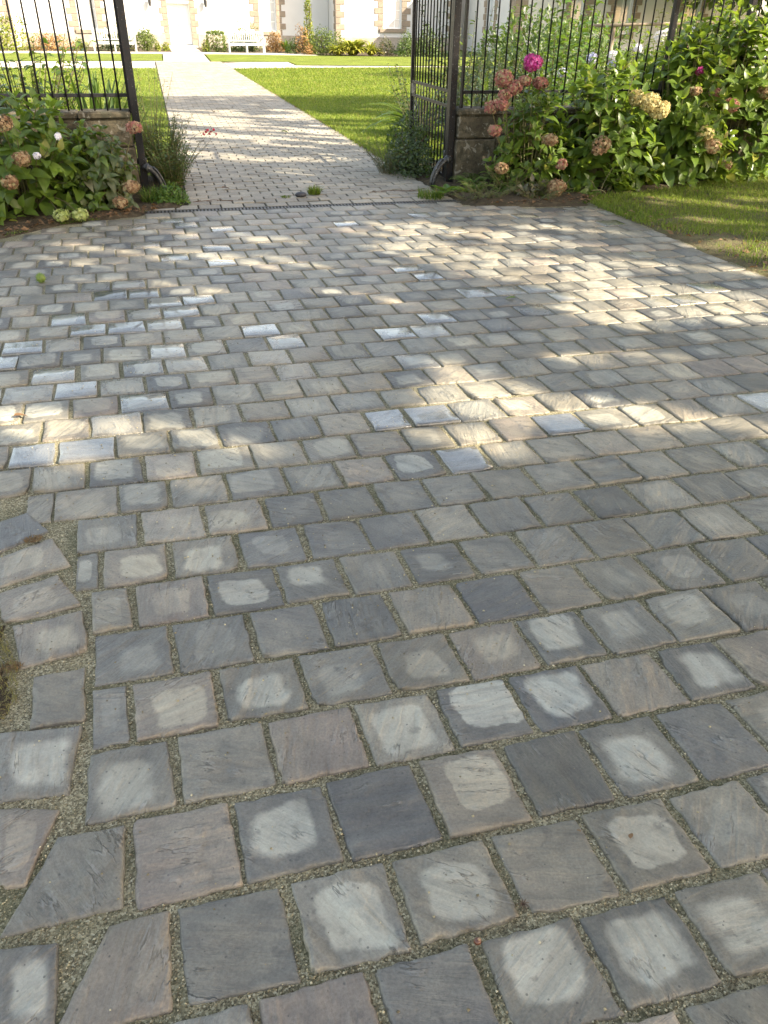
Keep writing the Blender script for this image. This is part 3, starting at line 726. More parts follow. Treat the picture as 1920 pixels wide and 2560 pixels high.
def hydrangea(name, label, base, rad, hgt, nshoot, leafsize, mat, heads, tpl=None, group=None, face=(-.3, -1), mat2=None, frac2=.15, low=.05, lean=(0, 0)):
    root = thing(name, label, 'shrub', base, group); tpl = tpl or LEAF_BIG
    bx_, by_, bz_ = base; parts = []; parts2 = []; st = MB()
    for s in range(nshoot):
        # tip on the dome
        th_ = rng.random()*2*math.pi; el = math.asin(rng.uniform(low, 1)**.9) if rng.random() < .75 else rng.uniform(.05, .6)
        rr = 1-.45*rng.random()**3
        tip = np.array([bx_+lean[0]*hgt*math.sin(el)+rad[0]*math.cos(th_)*math.cos(el)*rr, by_+lean[1]*hgt*math.sin(el)+rad[1]*math.sin(th_)*math.cos(el)*rr, bz_+max(.06, hgt*math.sin(el)*rr)])
        out = np.array([math.cos(th_)*math.cos(el), math.sin(th_)*math.cos(el), math.sin(el)*.9+.35]); out /= np.linalg.norm(out)
        b0 = np.array([bx_+.25*(tip[0]-bx_)+rng.normal(0, .05), by_+.25*(tip[1]-by_)+rng.normal(0, .05), bz_])
        mid = (b0+tip)/2+np.array([0, 0, .12*hgt])
        if s % 2 == 0: st.tube([b0, mid*.5+b0*.5+np.array([0, 0, .02]), mid, tip], [.007, .006, .005, .0035], 5, False)
        az = rng.random()*math.pi
        a1 = np.cross(out, [0, 0, 1.]); a1 /= max(np.linalg.norm(a1), 1e-3); a2 = np.cross(a1, out)
        pp = []; dd_ = []; uu_ = []; ss = []
        nodes = rng.integers(3, 5)
        for k in range(nodes):
            c = tip-out*(.055*k+.01)*leafsize/.14
            sz = leafsize*(.55+.22*k if k < 3 else 1.0)*rng.uniform(.8, 1.2)
            spread = .55+.32*k
            for sgn in (0, math.pi):
                g = az+k*math.pi/2+sgn+rng.normal(0, .15)
                side = a1*math.cos(g)+a2*math.sin(g)
                d_ = out*max(.25, 1.1-.25*k)+side*spread*1.15+np.array([0, 0, .12-.07*k])
                pp.append(c+side*.012); dd_.append(d_); uu_.append(out+side*-.2+np.array([0, 0, .4])+rng.normal(0, .12, 3)); ss.append(sz)
        P_ = scatter(tpl, np.array(pp), np.array(dd_), np.array(uu_), np.array(ss), np.clip(rng.normal(.45, .25, len(pp)), 0, 1))
        (parts2 if (mat2 and rng.random() < frac2) else parts).append(P_)
    foliage('foliage', parts, mat, root)
    if parts2: tag(foliage('foliage', parts2, mat2, root), 'plum tinted and yellowing older leaves')
    for hd in heads:
        c, r, m = hd[:3]; lab = {'magenta': 'bright magenta flower head', 'dusty': 'faded dusty pink flower head', 'tan': 'dry tan brown flower head', 'cream': 'creamy yellow flower head', 'palegreen': 'pale green flower head', 'whitepetal': 'small white flower cluster', 'lilac': 'pale lilac flower head'}[m]
        h_ = flower_head(c, r*1.15, M[m], root); tag(h_, lab)
        c = np.array(c); b0 = np.array([bx_+.4*(c[0]-bx_), by_+.4*(c[1]-by_)+.1, bz_])
        st.tube([b0, (b0+c)/2+np.array([0, .05, .1]), c], [.007, .005, .004], 5, False)
    st.build('stem', M['stem'], root, True)
    return root

def bushy(name, label, cat, base, rad, hgt, n, leaf, mat, tpl=None, group=None, fill=.6, up=.3, stemmat='brownstem', shape='dome', trunk=True):
    root = thing(name, label, cat, base, group); tpl = tpl or LEAF_S
    d = unit(n)
    if shape == 'ball': d[:, 2] = d[:, 2]
    else: d[:, 2] = np.abs(d[:, 2])
    rr = 1-fill*rng.random(n)**2
    lump = .78+.4*vnoise2(d[:, 0]*3+10, d[:, 1]*3+d[:, 2]*4+10, 5+n % 7)
    rr = rr*lump
    ctr = np.array(base) + (np.array([0, 0, hgt/2]) if shape == 'ball' else 0)
    hh = hgt/2 if shape == 'ball' else hgt
    if shape == 'box':
        q_ = d/np.max(np.abs(d), axis=1, keepdims=True); q_[:, 2] = np.abs(q_[:, 2]); d = q_; rr = .88+.16*rng.random(n)
    pos = ctr+d*rr[:, None]*np.array([rad[0], rad[1], hh])
    if shape == 'cone':
        t_ = rng.random(n)**1.4; a = rng.random(n)*6.283; r_ = (1-t_)**.8*(.6+.4*rng.random(n))
        pos = np.array(base)+np.stack([rad[0]*r_*np.cos(a), rad[1]*r_*np.sin(a), hgt*t_], 1); d = np.stack([np.cos(a), np.sin(a), .4+0*a], 1)
    pos[:, 2] = np.maximum(pos[:, 2], base[2]+.01)
    dirs = unit(n)+np.array([0, 0, up])
    foliage('foliage', [scatter(tpl, pos, dirs, d*1.1+unit(n)*.7+np.array([0, 0, .4]), leaf*(.6+.8*rng.random(n)))], mat, root)
    if trunk:
        st = MB()
        for k in range(7):
            a = rng.random()*6.28; e = np.array(base)+np.array([rad[0]*.6*math.cos(a), rad[1]*.6*math.sin(a), hgt*.7])
            st.tube([base, (np.array(base)+e)/2+rng.normal(0, .03, 3), e], [.012, .009, .005], 5, False)
        st.build('stem', M[stemmat], root, True)
    return root

def tall_plant(name, label, cat, base, hgt, nst, spread, leaf, mat, tpl=None, step=.05, flower=None, group=None, lean=.25, stemr=.004, droop=.2):
    """upright leafy stems"""
    root = thing(name, label, cat, base, group); tpl = tpl or LEAF_S; st = MB(); parts = []; tips = []
    for s in range(nst):
        a = rng.random()*6.28; ln = lean*rng.random(); h_ = hgt*rng.uniform(.6, 1)
        b0 = np.array(base)+np.array([spread*.4*math.cos(a)*rng.random(), spread*.4*math.sin(a)*rng.random(), 0])
        t3 = b0+np.array([(spread*.6+ln*h_)*math.cos(a), (spread*.6+ln*h_)*math.sin(a), h_])
        m1 = b0+(t3-b0)*.5+np.array([-math.cos(a)*ln*.15*h_, -math.sin(a)*ln*.15*h_, .05*h_])
        pl = [b0, m1, t3]; st.tube(pl, [stemr, stemr*.8, stemr*.5], 4, False)
        n = max(3, int(h_/step)); tt = np.linspace(.12, 1, n)
        pos = ((1-tt)**2)[:, None]*b0+(2*tt*(1-tt))[:, None]*(2*m1-.5*b0-.5*t3)+(tt**2)[:, None]*t3
        ga = np.arange(n)*2.4+a
        dirs = np.stack([np.cos(ga), np.sin(ga), .35-droop+.3*rng.normal(size=n)], 1)
        parts.append(scatter(tpl, pos, dirs, np.tile([0, 0, 1.], (n, 1))+rng.normal(0, .2, (n, 3)), leaf*(.6+.7*rng.random(n))*(1.1-.5*tt)))
        tips.append(t3)
    foliage('foliage', parts, mat, root); st.build('stem', M['stem'], root, True)
    if flower:
        for p in tips[:flower[2]]: tag(flower_head(p, flower[1], M[flower[0]], root, n=60), None)
    return root

def strap_clump(name, label, cat, base, hgt, n, mat, spread=.9, wide=1.0, group=None, tpl=None):
    root = thing(name, label, cat, base, group)
    a = rng.random(n)*6.283; e = rng.random(n)*spread
    dirs = np.stack([np.cos(a)*e, np.sin(a)*e, np.ones(n)], 1)
    pos = np.array(base)+np.stack([np.cos(a), np.sin(a), np.zeros(n)], 1)*rng.random((n, 1))*hgt*.18
    ups = np.stack([-np.cos(a), -np.sin(a), np.full(n, .3)], 1)
    foliage('foliage', [scatter(tpl or STRAP, pos, dirs, ups, hgt*(.6+.5*rng.random(n)), wscale=np.full(n, wide))], mat, root)
    return root

def grass_blades(name, X, Y, Z, hgt, width, mat, label, cat='grass', lean=.5, kind='stuff', parent=None):
    N = len(X)
    a = rng.random(N)*6.283; l = lean*rng.random(N)
    d = np.stack([np.cos(a)*l, np.sin(a)*l, np.ones(N)], 1); d /= np.linalg.norm(d, axis=1, keepdims=True)
    s = np.stack([-np.sin(a+rng.normal(0, .8, N)), np.cos(a), np.zeros(N)], 1)*(np.asarray(width)*np.ones(N))[:, None]/2
    b = np.stack([X, Y, Z], 1); hh = (np.asarray(hgt)*np.ones(N))[:, None]
    mid = b+d*hh*.55; tip = b+d*hh+np.stack([np.cos(a), np.sin(a), -.3*np.ones(N)], 1)*hh*l[:, None]*.6
    V = np.stack([b-s, b+s, mid+s*.8, mid-s*.8, tip], 1)
    base = np.arange(N)*5
    Fc = np.concatenate([np.stack([base, base+1, base+2], 1), np.stack([base, base+2, base+3], 1), np.stack([base+3, base+2, base+4], 1)])
    r = np.repeat(rng.random(N), 5); U = np.stack([np.zeros(5*N), np.tile([0, 0, .5, .5, 1], N), r], 1)
    o = mesh_obj(name, V.reshape(-1, 3), Fc, mat, parent, attrs={'leafuv': ('FLOAT_VECTOR', U)})
    if kind: tag(o, label, cat, kind=kind)
    return o
#PART2
# ------------------------------------------------------------------ gate piers, railings, gate leaves
def pier(name, label, x0, x1, y0, y1, ztop, wall_to, dirn, zj):
    root = thing(name, label, 'stone wall', ((x0+x1)/2, (y0+y1)/2, 0))
    lo, up, cap, wl, wc = MB(), MB(), MB(), MB(), MB()
    lo.box(x0-.012, x1+.012, y0-.012, y1+.01, -.06, zj-.004, .012); lo.build('base_stone', M['pier'], root)
    up.box(x0, x1, y0, y1, zj+.004, ztop-.062, .014); up.build('upper_stone', M['pier'], root)
    cap.box(x0-.02, x1+.015, y0-.022, y1+.02, ztop-.06, ztop, .014); cap.build('cap_stone', M['pier'], root)
    a, b = (x1+.004, wall_to) if dirn > 0 else (wall_to, x0-.004)
    wl.box(a, b, y0+.02, y1-.01, -.06, ztop-.063, .01)
    wl.build('low_wall', M['pier'], root)
    wc.box(a+.016 if dirn > 0 else a, b if dirn > 0 else b-.022, y0, y1+.01, ztop-.06, ztop-.003, .012); wc.build('wall_coping', M['pier'], root)
    return root
pier('garden_wall', 'low stone gate pier and wall behind the limp hydrangea left of the gateway', -.70, -.265, 8.44, 8.74, .745, -5.5, -1, .44)
pier('garden_wall', 'lichened stone gate pier and wall behind the pink hydrangea right of the gateway', 3.02, 3.43, 8.47, 8.78, .735, 9.5, 1, .45)

def railing(name, label, xs, y, zbot, ztop, zrail, posts, x0, x1):
    root = thing(name, label, 'railing', ((x0+x1)/2, y, zbot))
    first = None
    for x in xs:
        if first is None:
            b = MB(); b.tube([(x, y, zbot), (x, y, ztop-.12), (x, y, ztop)], [.0085, .0085, .002], 8)
            first = b.build('bar', M['barmetal'], root, True); fx = x
        else:
            o = dup(first, root); o.location = (x-fx, 0, 0)
    for i, z in enumerate((zrail, ztop-.2)):
        r = MB(); r.box(x0, x1, y-.006+.012, y+.022, z-.016, z+.016, .003); r.build('rail', M['barmetal'], root)
    for px, wdt in posts:
        p = MB(); p.box(px-wdt/2, px+wdt/2, y-.028, y+.036, zbot-.02, ztop+.05, .004); p.build('post', M['iron'], root)
    return root
railing('iron_railing', 'black iron railing rising behind the left hydrangea', [-.335-.1155*i for i in range(32)], 8.55, .745, 2.05, .872, [(-.245, .03), (-2.4, .05)], -4.1, -.26)
railing('iron_railing', 'black iron railing rising behind the right hydrangeas', [3.195+.1155*i for i in range(46)], 8.6, .735, 2.05, .878, [(5.41, .05), (3.085, .02), (6.33, .06)], 3.09, 8.5)

def gate_post(label, x, y, sx):
    root = thing('gate_post', label, 'gate post', (x, y, 0))
    p = MB(); p.box(x-.034, x+.034, y-.034, y+.034, -.05, 2.3, .005); p.build('shaft', M['iron'], root)
    for z in (.3, 1.95):
        h_ = MB(); h_.box(x-.045, x+.045, y+.0345, y+.075, z-.03, z+.03, .004); h_.build('hinge', M['oldiron'], root)
    return root
gate_post('black iron gate post beside the left stone pier, paint flaking white', -.205, 8.5, 1)
gate_post('black iron gate post beside the right lichened pier', 2.965, 8.55, -1)

def gate_leaf(label, hx, hy, fx, fy, sgn):
    root = thing('gate_leaf', label, 'gate', (hx, hy, 0))
    A = Vector((hx, hy, 0)); B = Vector((fx, fy, 0)); D = (B-A).normalized(); L = (B-A).length; Nn = Vector((-D.y, D.x, 0))
    def bx(s0, s1, t0, t1, z0, z1, name, mat):
        v = [A+D*s+Nn*t for s, t in ((s0, t0), (s1, t0), (s1, t1), (s0, t1))]
        mb = MB(); mb.add([(p.x, p.y, z0) for p in v]+[(p.x, p.y, z1) for p in v], [(3, 2, 1, 0), (4, 5, 6, 7), (0, 1, 5, 4), (1, 2, 6, 5), (2, 3, 7, 6), (3, 0, 4, 7)])
        return mb.build(name, mat, root)
    bx(0, .042, -.018, .018, .05, 2.12, 'stile', M['iron']); bx(L-.036, L, -.018, .018, .05, 2.12, 'stile', M['iron'])
    for z in (.065, .745, .885, 1.98): bx(.0425, L-.0365, -.011, .011, z-.014, z+.014, 'rail', M['iron'])
    bx(L-.13, L-.037, -.0145, .0145, .762, .868, 'lock_plate', M['oldiron'])
    n = 13
    for i in range(1, n):
        s = L*i/n
        if i == n-1: s -= .02
        p = A+D*s
        b = MB()
        b.tube([(p.x, p.y, .08), (p.x, p.y, .73)], .0085, 8, True); b.tube([(p.x, p.y, .9), (p.x, p.y, 2.1), (p.x, p.y, 2.2)], [.0085, .0085, .001], 8, True)
        b.build('bar', M['barmetal'], root, True)
    # short dog bars between in the middle band
    for i in range(n):
        p = A+D*(L*(i+.5)/n)
        if L*(i+.5)/n > L-.14: continue
        b = MB(); b.tube([(p.x, p.y, .76), (p.x, p.y, .87)], .006, 6, True); b.build('band_bar', M['barmetal'], root, True)
    return root
gate_leaf('open black barred gate leaf swung inwards beside the right stone pier', 2.965, 8.63, 3.01, 10.2, 1)
gate_leaf('open black gate leaf seen edge-on behind the flaking left gate post', -.205, 8.58, -.265, 10.1, -1)

def wheel_guard(label, p0, p1, sgn):
    root = thing('wheel_guard', label, 'wheel guard', (p0[0], p0[1], 0))
    P0, P1 = Vector(p0), Vector(p1)
    C1 = P0+Vector((.07*sgn, -.02, .035)); C2 = Vector((P1.x-.01*sgn, P1.y, P1.z+.13))
    pts = [(1-t)**3*P0+3*(1-t)**2*t*C1+3*(1-t)*t*t*C2+t**3*P1 for t in [i/12 for i in range(13)]]
    b = MB(); b.tube(pts, [.028, .032, .034, .031, .029, .027, .026, .025, .025, .026, .027, .028, .026], 10)
    b.build('arm', M['oldiron'], root, True)
    for off in (-.022, 0, .022):
        r = MB(); r.tube([p+Vector((.021*sgn, off, .021)) for p in pts[3:]], .008, 6); r.build('ridge', M['oldiron'], root, True)
    k = MB(); k.ball(pts[0]+Vector((.01*sgn, 0, .012)), .04, 10, 7, (1, .9, .8)); k.tube([pts[1]+Vector((0, 0, .0)), pts[2]], [.045, .042], 10); k.build('collar', M['oldiron'], root, True)
    return root
wheel_guard('curved iron wheel guard with flaking paint at the foot of the left gate post', (-.185, 8.44, .25), (-.02, 8.42, .0), 1)
wheel_guard('dark curved iron wheel guard at the foot of the right gate post', (2.945, 8.49, .25), (2.755, 8.45, .0), -1)

# ------------------------------------------------------------------ hydrangeas
G1 = 'hydrangeas along the railings'
hydrangea('hydrangea_bush', 'dark green hydrangea with tan heads spreading over the left bed corner', (-1.25, 7.95, 0), (.74, .7, 0), 1.0, 130, .19, M['hyd'],
    [((-1.116, 7.35, .508), .06, 'tan'), ((-1.235, 7.3, .344), .055, 'tan'), ((-1.21, 7.4, .763), .06, 'tan'), ((-.993, 7.33, .534), .022, 'whitepetal'), ((-.81, 7.38, .667), .022, 'whitepetal'), ((-.896, 7.33, .07), .055, 'palegreen'), ((-.751, 7.36, .065), .055, 'palegreen')], group=G1, mat2=M['hydY'], frac2=.2, low=.0)
hydrangea('hydrangea_bush', 'limp pale leaved hydrangea drooping against the left stone pier', (-.58, 7.98, 0), (.36, .4, 0), .72, 42, .155, M['hydP'],
    [((-.212, 7.75, .685), .055, 'dusty'), ((-.307, 7.6, .231), .06, 'tan'), ((-.42, 7.62, .1), .05, 'tan')], tpl=LIMP, group=G1, mat2=M['hyd'], frac2=.35)
hydrangea('hydrangea_bush', 'hydrangea with a magenta head and dusty pink heads beside the right pier', (3.72, 8.12, 0), (.48, .36, 0), 1.06, 90, .145, M['hyd'],
    [((3.623, 8.1, 1.168), .075, 'magenta'), ((3.289, 8.0, 1.035), .07, 'dusty'), ((3.385, 7.95, .96), .06, 'dusty'), ((3.553, 8.1, 1.012), .055, 'dusty'), ((3.73, 8.1, .989), .065, 'dusty'), ((3.295, 7.95, .905), .05, 'dusty'), ((3.25, 7.9, .825), .065, 'dusty'), ((3.164, 7.95, .795), .055, 'dusty'), ((3.218, 7.95, .591), .055, 'dusty'), ((3.732, 7.75, .518), .065, 'tan'), ((3.26, 7.8, .266), .055, 'tan'), ((3.784, 7.58, .114), .075, 'tan'), ((3.878, 7.72, .295), .045, 'dusty')], group=G1, mat2=M['hydY'], frac2=.15)
hydrangea('hydrangea_bush', 'big hydrangea with a broad creamy yellow head facing the drive', (4.55, 8.12, 0), (.64, .52, 0), 1.25, 125, .195, M['hyd'],
    [((4.69, 7.86, .875), .075, 'cream'), ((4.8, 7.8, .835), .085, 'cream'), ((4.91, 7.78, .77), .085, 'cream'), ((4.296, 7.72, .47), .072, 'tan'), ((4.25, 7.7, .42), .05, 'tan')], group=G1, mat2=M['hydY'], frac2=.22, low=.0)
hydrangea('hydrangea_bush', 'hydrangea with a tiny magenta bloom and pale brown heads below', (5.45, 8.25, 0), (.66, .55, 0), 1.5, 140, .2, M['hyd'],
    [((5.472, 8.05, 1.099), .035, 'magenta'), ((5.502, 7.78, .55), .075, 'cream'), ((5.608, 7.76, .43), .07, 'tan'), ((5.363, 7.9, .93), .05, 'tan'), ((5.645, 7.95, .9), .055, 'dusty')], group=G1, mat2=M['hydY'], frac2=.25, low=.0)
hydrangea('hydrangea_bush', 'hydrangea with one rosy head at the lawn corner by the frame of the railing', (6.3, 8.5, 0), (.75, .62, 0), 1.74, 165, .2, M['hyd'],
    [((5.97, 8.1, .773), .07, 'dusty'), ((6.356, 8.1, .901), .065, 'tan'), ((6.493, 8.2, 1.021), .07, 'cream'), ((6.6, 8.1, .5), .07, 'dusty'), ((6.0, 7.98, .2), .05, 'tan')], group=G1, mat2=M['hydY'], frac2=.3, low=.0)
hydrangea('hydrangea_bush', 'sunlit yellow green hydrangea towering over the railing at the back', (6.05, 8.95, .0), (.95, .35, 0), 1.82, 135, .2, M['hydY'],
    [((5.7, 8.75, 1.28), .05, 'dusty')], group=G1, low=.3)
hydrangea('hydrangea_bush', 'small plum leaved hydrangea shoot low in front of the pink hydrangea', (3.5, 7.62, 0), (.2, .16, 0), .24, 12, .13, M['hydR'], [((3.753, 7.56, .078), .06, 'tan')], group=G1)
hydrangea('hydrangea_bush', 'low green hydrangea shoots over the leaf litter in front of the creamy hydrangea', (4.35, 7.72, 0), (.4, .14, 0), .3, 18, .14, M['hyd'], [], group=G1, low=.0)

# ------------------------------------------------------------------ weeds and plants round the gate
tall_plant('flowering_shrub', 'wispy small leaved shrub arching out beside the left gate leaf', 'shrub', (-.02, 9.15, 0), .66, 110, .24, .05, M['smallgreen'], LEAF_S, .022, group=None, lean=.28, stemr=.003)
tall_plant('tall_weed', 'thin dark stemmed weed standing behind the left gate post', 'plant', (-.1, 9.35, 0), 1.15, 22, .12, .07, M['smallgreen'], NARROW, .03, lean=.2, stemr=.003)
tall_plant('leafy_weed', 'bushy green weed clump between the path edge and the left wheel guard', 'plant', (.06, 8.7, 0), .46, 90, .2, .055, M['smallgreen'], LEAF_S, .022, lean=.3, stemr=.003)
tall_plant('salvia_plant', 'sprawling thin stemmed salvia with red blooms over the path', 'plant', (.2, 9.5, 0), .5, 14, .12, .03, M['darkleaf'], LEAF_S, .03, lean=.75, stemr=.002)
rd = thing('salvia_bloom', 'small red salvia bloom hanging over the path edge', 'flower', (.5, 9.75, .43))
for k in range(7): flower_head((.47+.022*k, 9.74+.01*(k % 3), .40+.017*(k % 3)), .008, M['red'], rd, n=4, name='floret_cluster')
bb = MB(); bb.tube([(.3, 9.55, .36), (.42, 9.68, .42), (.6, 9.74, .43)], .0018, 4); bb.build('stem', M['brownstem'], rd)
bushy('low_weed', 'bright feathery low weed at the left end of the drain', 'plant', (.02, 8.02, 0), (.2, .16), .17, 900, .03, M['brightweed'], LEAF_S, fill=.7, trunk=False)
def tuft(label, x, y, r, h_, n, name='grass_tuft', mat='grass'):
    root = thing(name, label, 'grass tuft', (x, y, 0))
    a = rng.random(n)*6.28; q = r*np.sqrt(rng.random(n))
    grass_blades('blades', x+q*np.cos(a), y+q*np.sin(a), np.zeros(n), h_*(.5+.7*rng.random(n)), .006, M[mat], None, kind=None, parent=root, lean=.9)
tuft('dark grass tuft growing under the left wheel guard', -.12, 8.12, .13, .15, 420)
tuft('lone green grass tuft growing between the path blocks by the drain', 1.437, 8.25, .06, .085, 260, mat='lawngrass')
tuft('pale dry grass tuft beside the green tuft on the path', 1.13, 8.14, .05, .02, 90, mat='grass')
tuft('grass tuft among the dandelions by the right gate post', 2.55, 7.86, .14, .1, 260)
def rosette(label, x, y, n, sz, mat='brightweed'):
    root = thing('dandelion_plant', label, 'weed', (x, y, 0))
    a = np.arange(n)*2.4; d = np.stack([np.cos(a), np.sin(a), .35+.7*rng.random(n)], 1)
    foliage('foliage', [scatter(LEAF_BIG, np.tile([x, y, .02], (n, 1)), d, np.tile([0, 0, 1.], (n, 1))-d*.2, sz*(.7+.5*rng.random(n)), wscale=np.full(n, .6))], M[mat], root)
rosette('broad leaved dandelion rosette in front of the right wheel guard', 2.73, 7.92, 13, .19)
rosette('smaller dandelion rosette nearest the drain end by the right post', 2.62, 7.8, 9, .11)
rosette('darker broad weed rosette right of the dandelions', 2.95, 7.9, 10, .16, 'hyd')
bushy('dark_shrub', 'dark fine leaved shrub growing through the foot of the right gate leaf', 'shrub', (2.76, 9.4, 0), (.28, .6), .58, 3600, .04, M['darkleaf'], LEAF_S, fill=.75)
tall_plant('wispy_shrub', 'wispy dark stems spilling onto the path beside the right gate leaf', 'shrub', (2.5, 9.35, 0), .36, 80, .26, .04, M['darkleaf'], NARROW, .02, lean=.5, stemr=.002)
def fern(label, x, y, n, sz, mat):
    root = thing('fern_plant', label, 'fern', (x, y, 0)); parts = []; st = MB()
    for k in range(n):
        a = rng.random()*6.28; e = rng.uniform(.4, 1.0); p0 = np.array([x, y, .01])
        t = np.linspace(.1, 1, 14); L_ = sz*rng.uniform(.7, 1.1)
        px = np.array([x+L_*e*t_*math.cos(a) for t_ in t]); py = np.array([y+L_*e*t_*math.sin(a) for t_ in t]); pz = L_*(t*1.1-t*t*.75)
        P_ = np.stack([px, py, pz+.01], 1); st.tube(P_.tolist(), .002, 4, False)
        sd_ = np.array([-math.sin(a), math.cos(a), 0])
        for sg in (1, -1):
            d = np.tile(sd_*sg, (14, 1))+np.array([math.cos(a), math.sin(a), 0])*.5
            parts.append(scatter(NARROW, P_, d, np.tile([0, 0, 1.], (14, 1)), sz*.32*(1.05-t*.85)))
    foliage('foliage', parts, M[mat], root); st.build('stem', M['stem'], root)
fern('green fern at the foot of the right stone pier', 3.12, 8.2, 18, .34, 'brightweed')
fern('dark fern in the shade below the right stone pier', 3.05, 7.95, 16, .26, 'hyd')
fern('small stiff fern in front of the pink hydrangea', 3.3, 7.85, 10, .24, 'brightweed')
tall_plant('leafy_weed', 'low tangle of green weeds under the pink hydrangea heads', 'plant', (3.4, 7.95, 0), .3, 26, .25, .05, M['smallgreen'], LEAF, .03, lean=.4)

for x_, y_, h_, n_, lab in [(3.1, 7.62, .16, 60, 'low green weeds spilling onto the paving right of the drain'), (3.55, 7.5, .14, 60, 'low green weeds in front of the plum leaved shoot'), (2.9, 7.62, .12, 40, 'short green weeds at the right end of the drain')]:
    tall_plant('low_weed', lab, 'plant', (x_, y_, 0), h_, n_, .26, .032, M['smallgreen'], LEAF_S, .018, lean=.8, stemr=.002)
# behind the left railing
tall_plant('broad_leaved_shrub', 'broad leaved shrub growing behind the left railing', 'shrub', (-1.35, 10.0, 0), 1.36, 80, .6, .15, M['hyd'], LEAF_BIG, .09, lean=.25, stemr=.007)
strap_clump('iris_clump', 'clump of upright iris blades behind the left railing', 'plant', (-.66, 9.5, 0), 1.02, 46, M['strap'], .45, .9, tpl=BLADE)
strap_clump('iris_clump', 'smaller iris blades just behind the left stone pier', 'plant', (-.45, 9.1, 0), .92, 26, M['strap'], .35, .9, tpl=BLADE)
tall_plant('tall_weed', 'slender dark weed tangled behind the left railing by the post', 'plant', (-.42, 9.4, 0), .98, 9, .22, .07, M['smallgreen'], NARROW, .035, lean=.4)

# behind the right railing
G2 = 'tall border plants behind the right railing'
k = 0
for (x, y, h_, lab, n, sz, mat) in [
    (3.55, 9.9, 1.75, 'pale silvery tall plant nearest the right gate behind the railing', 22, .1, 'greyleaf'),
    (4.2, 10.4, 1.2, 'soft grey green leafy plant low behind the railing above the magenta bloom', 30, .09, 'greyleaf'),
    (4.9, 10.2, 1.9, 'tall green stems with broad pointed leaves behind the railing', 10, .17, 'brightweed'),
    (5.6, 10.7, 1.25, 'light green bushy plant behind the railing with the lilac blooms', 34, .1, 'brightweed'),
    (6.6, 10.6, 1.55, 'sunny yellow green plant behind the railing and the wooden rail', 30, .11, 'hydY'),
    (3.5, 11.4, 1.0, 'short leafy plant low behind the right gate leaf and pier', 36, .08, 'smallgreen'),
    (7.4, 11.2, 1.9, 'tall golden green plant towards the garden tree', 22, .12, 'yellowleaf')]:
    tall_plant('border_plant', lab, 'plant', (x, y, 0), h_, n, .42, sz, M[mat], LEAF, .06, lean=.18, group=G2, stemr=.005)
for (x, y, h_, lab) in [(4.75, 12.2, 1.15, 'arching clump of dark strap leaves behind the right railing'), (3.9, 12.6, .9, 'lower clump of strap leaves near the right gate leaf')]:
    strap_clump('strap_leaved_plant', lab, 'plant', (x, y, 0), h_, 90, M['strap'], 1.0, .8)
hydrangea('lilac_hydrangea', 'hydrangea with pale lilac flower heads behind the right railing', (5.75, 11.4, 0), (.6, .5, 0), 1.0, 46, .12, M['hydY'],
    [((5.42, 11.1, .93), .055, 'lilac'), ((5.85, 11.15, 1.1), .06, 'lilac'), ((6.2, 11.2, 1.02), .05, 'lilac')])
hydrangea('white_hydrangea', 'hydrangea with creamy pink heads behind the wooden rail', (7.3, 12.2, 0), (.8, .5, 0), 1.3, 46, .12, M['hydY'],
    [((6.9, 11.8, 1.2), .06, 'whitepetal'), ((7.3, 11.8, 1.35), .1, 'whitepetal'), ((6.6, 11.9, 1.1), .08, 'whitepetal'), ((7.7, 11.9, 1.3), .1, 'cream'), ((8.0, 12, 1.4), .1, 'whitepetal')])
wr = thing('wooden_rail', 'pale wooden rail on posts among the plants behind the railing', 'rail', (7.5, 11.95, 0))
b = MB(); b.tube([(6.25, 12.0, 1.47), (7.5, 12.0, 1.51), (9.0, 12.0, 1.56)], .022, 8); b.build('rail', M['wood'], wr, True)
for x in (6.6, 8.0): b = MB(); b.tube([(x, 12.03, -.05), (x, 12.03, 1.5)], .03, 8); b.build('post', M['wood'], wr, True)
bushy('garden_shrub', 'dark rounded garden shrub far behind the railing before the pale wall', 'shrub', (9.5, 18.5, 0), (1.5, 1.2), 1.85, 2600, .12, M['smallgreen'], LEAF_S)
bushy('garden_shrub', 'deep green garden shrub right of the big lawn', 'shrub', (7.6, 17.5, 0), (1.0, 1.0), 1.2, 2000, .1, M['darkleaf'], LEAF_S)
bushy('garden_shrub', 'light green garden shrub at the lawn edge behind the gate leaf', 'shrub', (5.9, 15.5, 0), (.8, .7), 1.05, 1700, .09, M['greyleaf'], LEAF_S)
bushy('garden_shrub', 'yellow green garden shrub below the garden tree', 'shrub', (11.8, 18, 0), (1.4, 1.0), 1.5, 2200, .12, M['hydY'], LEAF_S)
bushy('garden_shrub', 'large dusky garden shrub before the stone corner of the side building', 'shrub', (14.2, 31, 0), (2.6, 1.6), 1.9, 2600, .2, M['smallgreen'], LEAF_S)

